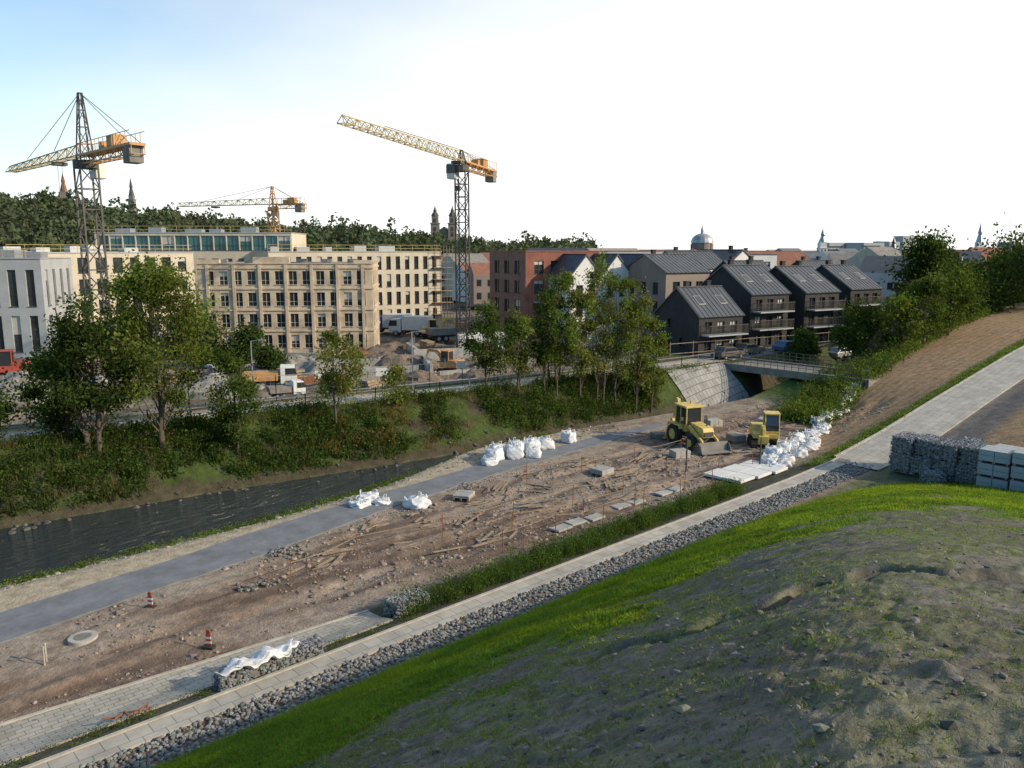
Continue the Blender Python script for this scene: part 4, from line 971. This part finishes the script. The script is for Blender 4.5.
for k in range(3):
    for j in range(2):
        x,y=ab2xy(39.2+k*1.6,24.9-k*.15-j*1.25);m=MB();m.box((x,y,.16+.02*j),(1.55,1.2,.16),yaw=ANG+.02*k);m.obj('concrete_slab',['plastw'],bevel=.02)
for k in range(9):
    if k in(3,6): continue
    x,y=ab2xy(26+k*1.15,25.0+random.uniform(-.15,.15));m=MB();m.box((x,y,.06),(.98,.6,.1),yaw=ANG+random.uniform(-.1,.1));m.obj('paving_slab',['concrete'],bevel=.02)
def planks(a,b,n,L=2.0,name='timber_pile',mt='woodg'):
    x,y=ab2xy(a,b);z=float(gz(np.array([x]),np.array([y]))[0]);m=MB();yb=ANG+random.gauss(0,.5)
    for k in range(n): m.box((x+random.gauss(0,.5),y+random.gauss(0,.4),z+.05+.018*k),(L*random.uniform(.4,1.1),random.uniform(.08,.2),.025),yaw=yb+random.gauss(0,.3),pitch=random.gauss(0,.03))
    m.obj(name,[mt])
for a,b,n,L in((15.5,28.8,6,2.0),(17,29.6,5,1.4),(19.5,31.2,7,1.2),(21.5,30.6,5,1.0),(24,29,6,2.2),(27.5,28,6,2.0),(30,30,7,2.3),(33,28,6,2.0),(36,29,8,2.2),(39,30,7,2.5),(23,26.5,5,2.2),(28,31.5,5,2),(42,28,5,2),(35,32,6,2.3),(46,31,6,2),(20,27.2,4,2.0),(43,31,6,2.2),(49,29,6,2.2),(38,27.5,5,1.8),(32,25.8,5,1.8),(52,31,6,2),(45,27,6,2),(26,30.5,5,1.8),(47,33,5,2.2),(31,32.5,5,1.6),(54,28,6,2.4)): planks(a,b,n,L)
def pavepallet(a,b,n=3,c='concrete'):
    x,y=ab2xy(a,b);z=float(gz(np.array([x]),np.array([y]))[0]);e=empty('paving_pallet',(x,y,z),ANG+random.uniform(-.6,.6));w=MB();m=MB()
    for k in(-.4,0,.4): w.box((0,k,.05),(1.1,.1,.1))
    for q in range(n):
        for i in range(3): m.box((-.35+i*.35+random.gauss(0,.01),0,.1+.07+q*.145),(.34,.9,.135))
    w.obj('pallet',['woodg'],e);m.obj('pavers',[c],e,bevel=.01)
for a,b,n,c in((34.5,29.8,2,'concrete'),(41,29,3,'kerb'),(47.5,29,3,'concrete'),(50,32.5,3,'kerb'),(25.5,31.6,1,'concrete'),(53,30,4,'concrete'),(44.5,33.2,2,'concdark')): pavepallet(a,b,n,c)
for a,b,n in((15,31.0,60),(23,31.6,40),(27,33,30),(12.5,28.5,40)):
    aa=a+rng.normal(0,.5,n);bb=b+rng.normal(0,.35,n);x,y=ab2xy(aa,bb);stones('cobble_heap',np.stack([x,y,gz(x,y)+rng.uniform(0,.12,n)],1),rng.uniform(.05,.12,n),cvar((.19,.18,.165),n,.35))
def heap(name,x,y,r,h,c,seed):
    k=56;g=np.linspace(-1,1,k);gx,gy=np.meshgrid(g,g,indexing='ij');rr_=np.hypot(gx,gy)+(fbm(gx*2+seed*3,gy*2,seed+5)-.5)*.7;z=h*np.clip(1-rr_,0,1)**.8*(.5+1.0*fbm(gx*3+seed,gy*3,seed))+ (fbm(gx*9,gy*9,seed)-.5)*.35*h*(rr_<.95)-.15
    V=np.stack([x+gx*r,y+gy*r*.8,gzf(x,y)+z],-1).reshape(-1,3);idx=np.arange(k*k).reshape(k,k);F=np.stack([idx[:-1,:-1],idx[1:,:-1],idx[1:,1:],idx[:-1,1:]],-1).reshape(-1,4)
    V[np.hypot(gx,gy).ravel()>.97,2]-=1.2
    mesh_np(name,V,F,'ground',cvar(c,k*k,.15,.03),smooth=True)
for i,(x,y,r,h) in enumerate([(-44,72,7,2.2),(-48,86,6,2.4),(-37,80,5,1.9),(-20,82,6,1.8),(-12,88,6,1.6),(-9,78,5,1.3),(-28,75,6,1.6),(-3,90,4,1.4),(-16,70,5,1.1),(-24,88,6,1.7),(-15,98,6,1.6),(-3,80,5,1.2)]):
    heap('spoil_heap',x,y,r,h,(.20,.155,.12) if i%3 else (.27,.25,.22),i)
for i in range(9):
    n=160;x0,y0=random.uniform(-30,-2),random.uniform(70,98);x=x0+rng.normal(0,1.6,n);y=y0+rng.normal(0,1.2,n)
    stones('demolition_rubble',np.stack([x,y,gz(x,y)+rng.uniform(0,.3,n)],1),rng.uniform(.1,.4,n),cvar((.3,.26,.22),n,.45,.06))
m=MB()
for x,y,w,d,h,yw in((-14,80,9,.4,1.6,.2),(-9,84,.4,8,1.8,.2),(-18,86,8,.4,1.5,.15),(-8,92,7,.4,2.0,.3),(-12,95,.4,7,2.0,.3),(-5,80,5,.4,1.3,.4),(-17,92,6,5,.5,.2),(-24,92,7,.4,1.5,-.1)):
    m.box((x,y,gzf(x,y)+h/2-.3),(w,d,h),yaw=yw)
    if max(w,d)>5:
        for k in range(9): m.beam((x-w/2*.8*(w>1)+k*w*.2*(w>1),y-d*.4*(d>1)+k*d*.1*(d>1),h-.4),(x-w/2*.8*(w>1)+k*w*.2*(w>1),y-d*.4*(d>1)+k*d*.1*(d>1),h+.5),.03,.03)
m.obj('concrete_foundation_walls',['concrete'])
def matstack(x,y,c,mt):
    z=gzf(x,y);m=MB();yw=random.uniform(0,3);n=random.randint(3,6)
    for k in range(n): m.box((x+random.gauss(0,.08),y+random.gauss(0,.08),z+.15+k*.28),(random.uniform(2,3.4),1.2,.22),0,yaw=yw+random.gauss(0,.03))
    m.obj('building_material_stack',[mt])
for x,y,mt in((-22,78,'wood'),(-13,74,'woodg'),(-7,88,'galv'),(-33,78,'wood'),(-26,80,'concdark'),(-18,96,'rust'),(-2,86,'woodg'),(-40,75,'concrete'),(-11,103,'wood'),(-4,97,'rust'),(-31,84,'plastg'),(-46,80,'wood')): matstack(x,y,0,mt)
def container(x,y,yaw,c,L=6):
    e=empty('site_container',(x,y,gzf(x,y)),yaw);m=MB();m.box((0,0,1.25),(L,2.4,2.4))
    for k in range(int(L/.3)): m.box((-L/2+.2+k*.3,-1.22,1.25),(.12,.05,2.1))
    m.obj('body',[c],e);q=MB();q.box((-1.3,-1.26,1.5),(.9,.04,.8));q.box((1.6,-1.26,1.1),(.85,.04,1.9));q.obj('window_and_door',['glass'],e)
for x,y,yw,c in((-4,101,.2,'white'),(9,96,.5,'plastg'),(-47,99,.3,'blue')): container(x,y,yw,c)
for a,b in((33,50.6),(40,49.6),(29,52.6)):
    x,y=ab2xy(a,b);z=gzf(x,y);m=MB();m.beam((x,y,z),(x,y,z+2.1),.06,.06);m.box((x,y-.05,z+1.8),(.9,.03,.6),1,yaw=.2);m.obj('site_information_sign',['steel','white'])

# ---------------------------------------------------------------- sky, sun, camera
SUN_AZ,SUN_EL=R_(106),R_(25)
w=bpy.data.worlds.new('World');scene.world=w;w.use_nodes=True;nt=w.node_tree;nt.nodes.clear();L=nt.links
out=N(nt,'ShaderNodeOutputWorld');bg=N(nt,'ShaderNodeBackground');bg.inputs['Strength'].default_value=.125
sk=N(nt,'ShaderNodeTexSky');sk.sky_type='NISHITA';sk.sun_disc=False;sk.sun_elevation=SUN_EL;sk.sun_rotation=SUN_AZ;sk.air_density=1;sk.dust_density=.6
tn=N(nt,'ShaderNodeVectorMath',operation='MULTIPLY');tn.inputs[1].default_value=(.95,1.3,1.45);L.new(sk.outputs[0],tn.inputs[0])
tc=N(nt,'ShaderNodeTexCoord')
dt=N(nt,'ShaderNodeVectorMath',operation='DOT_PRODUCT');sd=Vector((math.sin(R_(52)),math.cos(R_(52)),.02)).normalized();dt.inputs[1].default_value=sd
L.new(tc.outputs['Generated'],dt.inputs[0])
mp=N(nt,'ShaderNodeMapping');mp.inputs['Scale'].default_value=(1,1,3.0);L.new(tc.outputs['Generated'],mp.inputs[0])
nz=N(nt,'ShaderNodeTexNoise');nz.inputs['Scale'].default_value=2.4;nz.inputs['Detail'].default_value=5;nz.inputs['Roughness'].default_value=.5;L.new(mp.outputs[0],nz.inputs['Vector'])
sx=N(nt,'ShaderNodeSeparateXYZ');L.new(tc.outputs['Generated'],sx.inputs[0])
hr=N(nt,'ShaderNodeMapRange');hr.interpolation_type='SMOOTHSTEP';hr.inputs['From Min'].default_value=-.02;hr.inputs['From Max'].default_value=.34;hr.inputs['To Min'].default_value=.32;hr.inputs['To Max'].default_value=-.38;L.new(sx.outputs['Z'],hr.inputs['Value'])
m1_=N(nt,'ShaderNodeMath',operation='MULTIPLY_ADD');m1_.inputs[1].default_value=1.1;L.new(dt.outputs['Value'],m1_.inputs[0]);L.new(hr.outputs[0],m1_.inputs[2])
m2_=N(nt,'ShaderNodeMath',operation='MULTIPLY_ADD');m2_.inputs[1].default_value=.65;m2_.use_clamp=True;L.new(nz.outputs['Fac'],m2_.inputs[0]);L.new(m1_.outputs[0],m2_.inputs[2])
mx=N(nt,'ShaderNodeMix',data_type='RGBA');L.new(m2_.outputs[0],mx.inputs['Factor']);L.new(tn.outputs[0],mx.inputs['A']);mx.inputs['B'].default_value=(9.4,9.5,9.3,1)
L.new(mx.outputs['Result'],bg.inputs['Color']);L.new(bg.outputs[0],out.inputs[0])
sl=bpy.data.lights.new('sun','SUN');sl.energy=4.6;sl.angle=R_(.6);sl.color=(1,.84,.62);so=bpy.data.objects.new('sun',sl);link(so)
d=Vector((math.sin(SUN_AZ)*math.cos(SUN_EL),math.cos(SUN_AZ)*math.cos(SUN_EL),math.sin(SUN_EL)));so.rotation_euler=d.to_track_quat('Z','Y').to_euler();so.location=d*100
cam=bpy.data.cameras.new('camera');cam.lens=28;cam.sensor_width=36;cam.clip_start=.1;cam.clip_end=9000
co=bpy.data.objects.new('camera',cam);link(co);co.location=(0,0,13);co.rotation_euler=(R_(90-9.55),0,0);scene.camera=co
scene.view_settings.view_transform='Standard';scene.view_settings.look='None';scene.view_settings.exposure=0
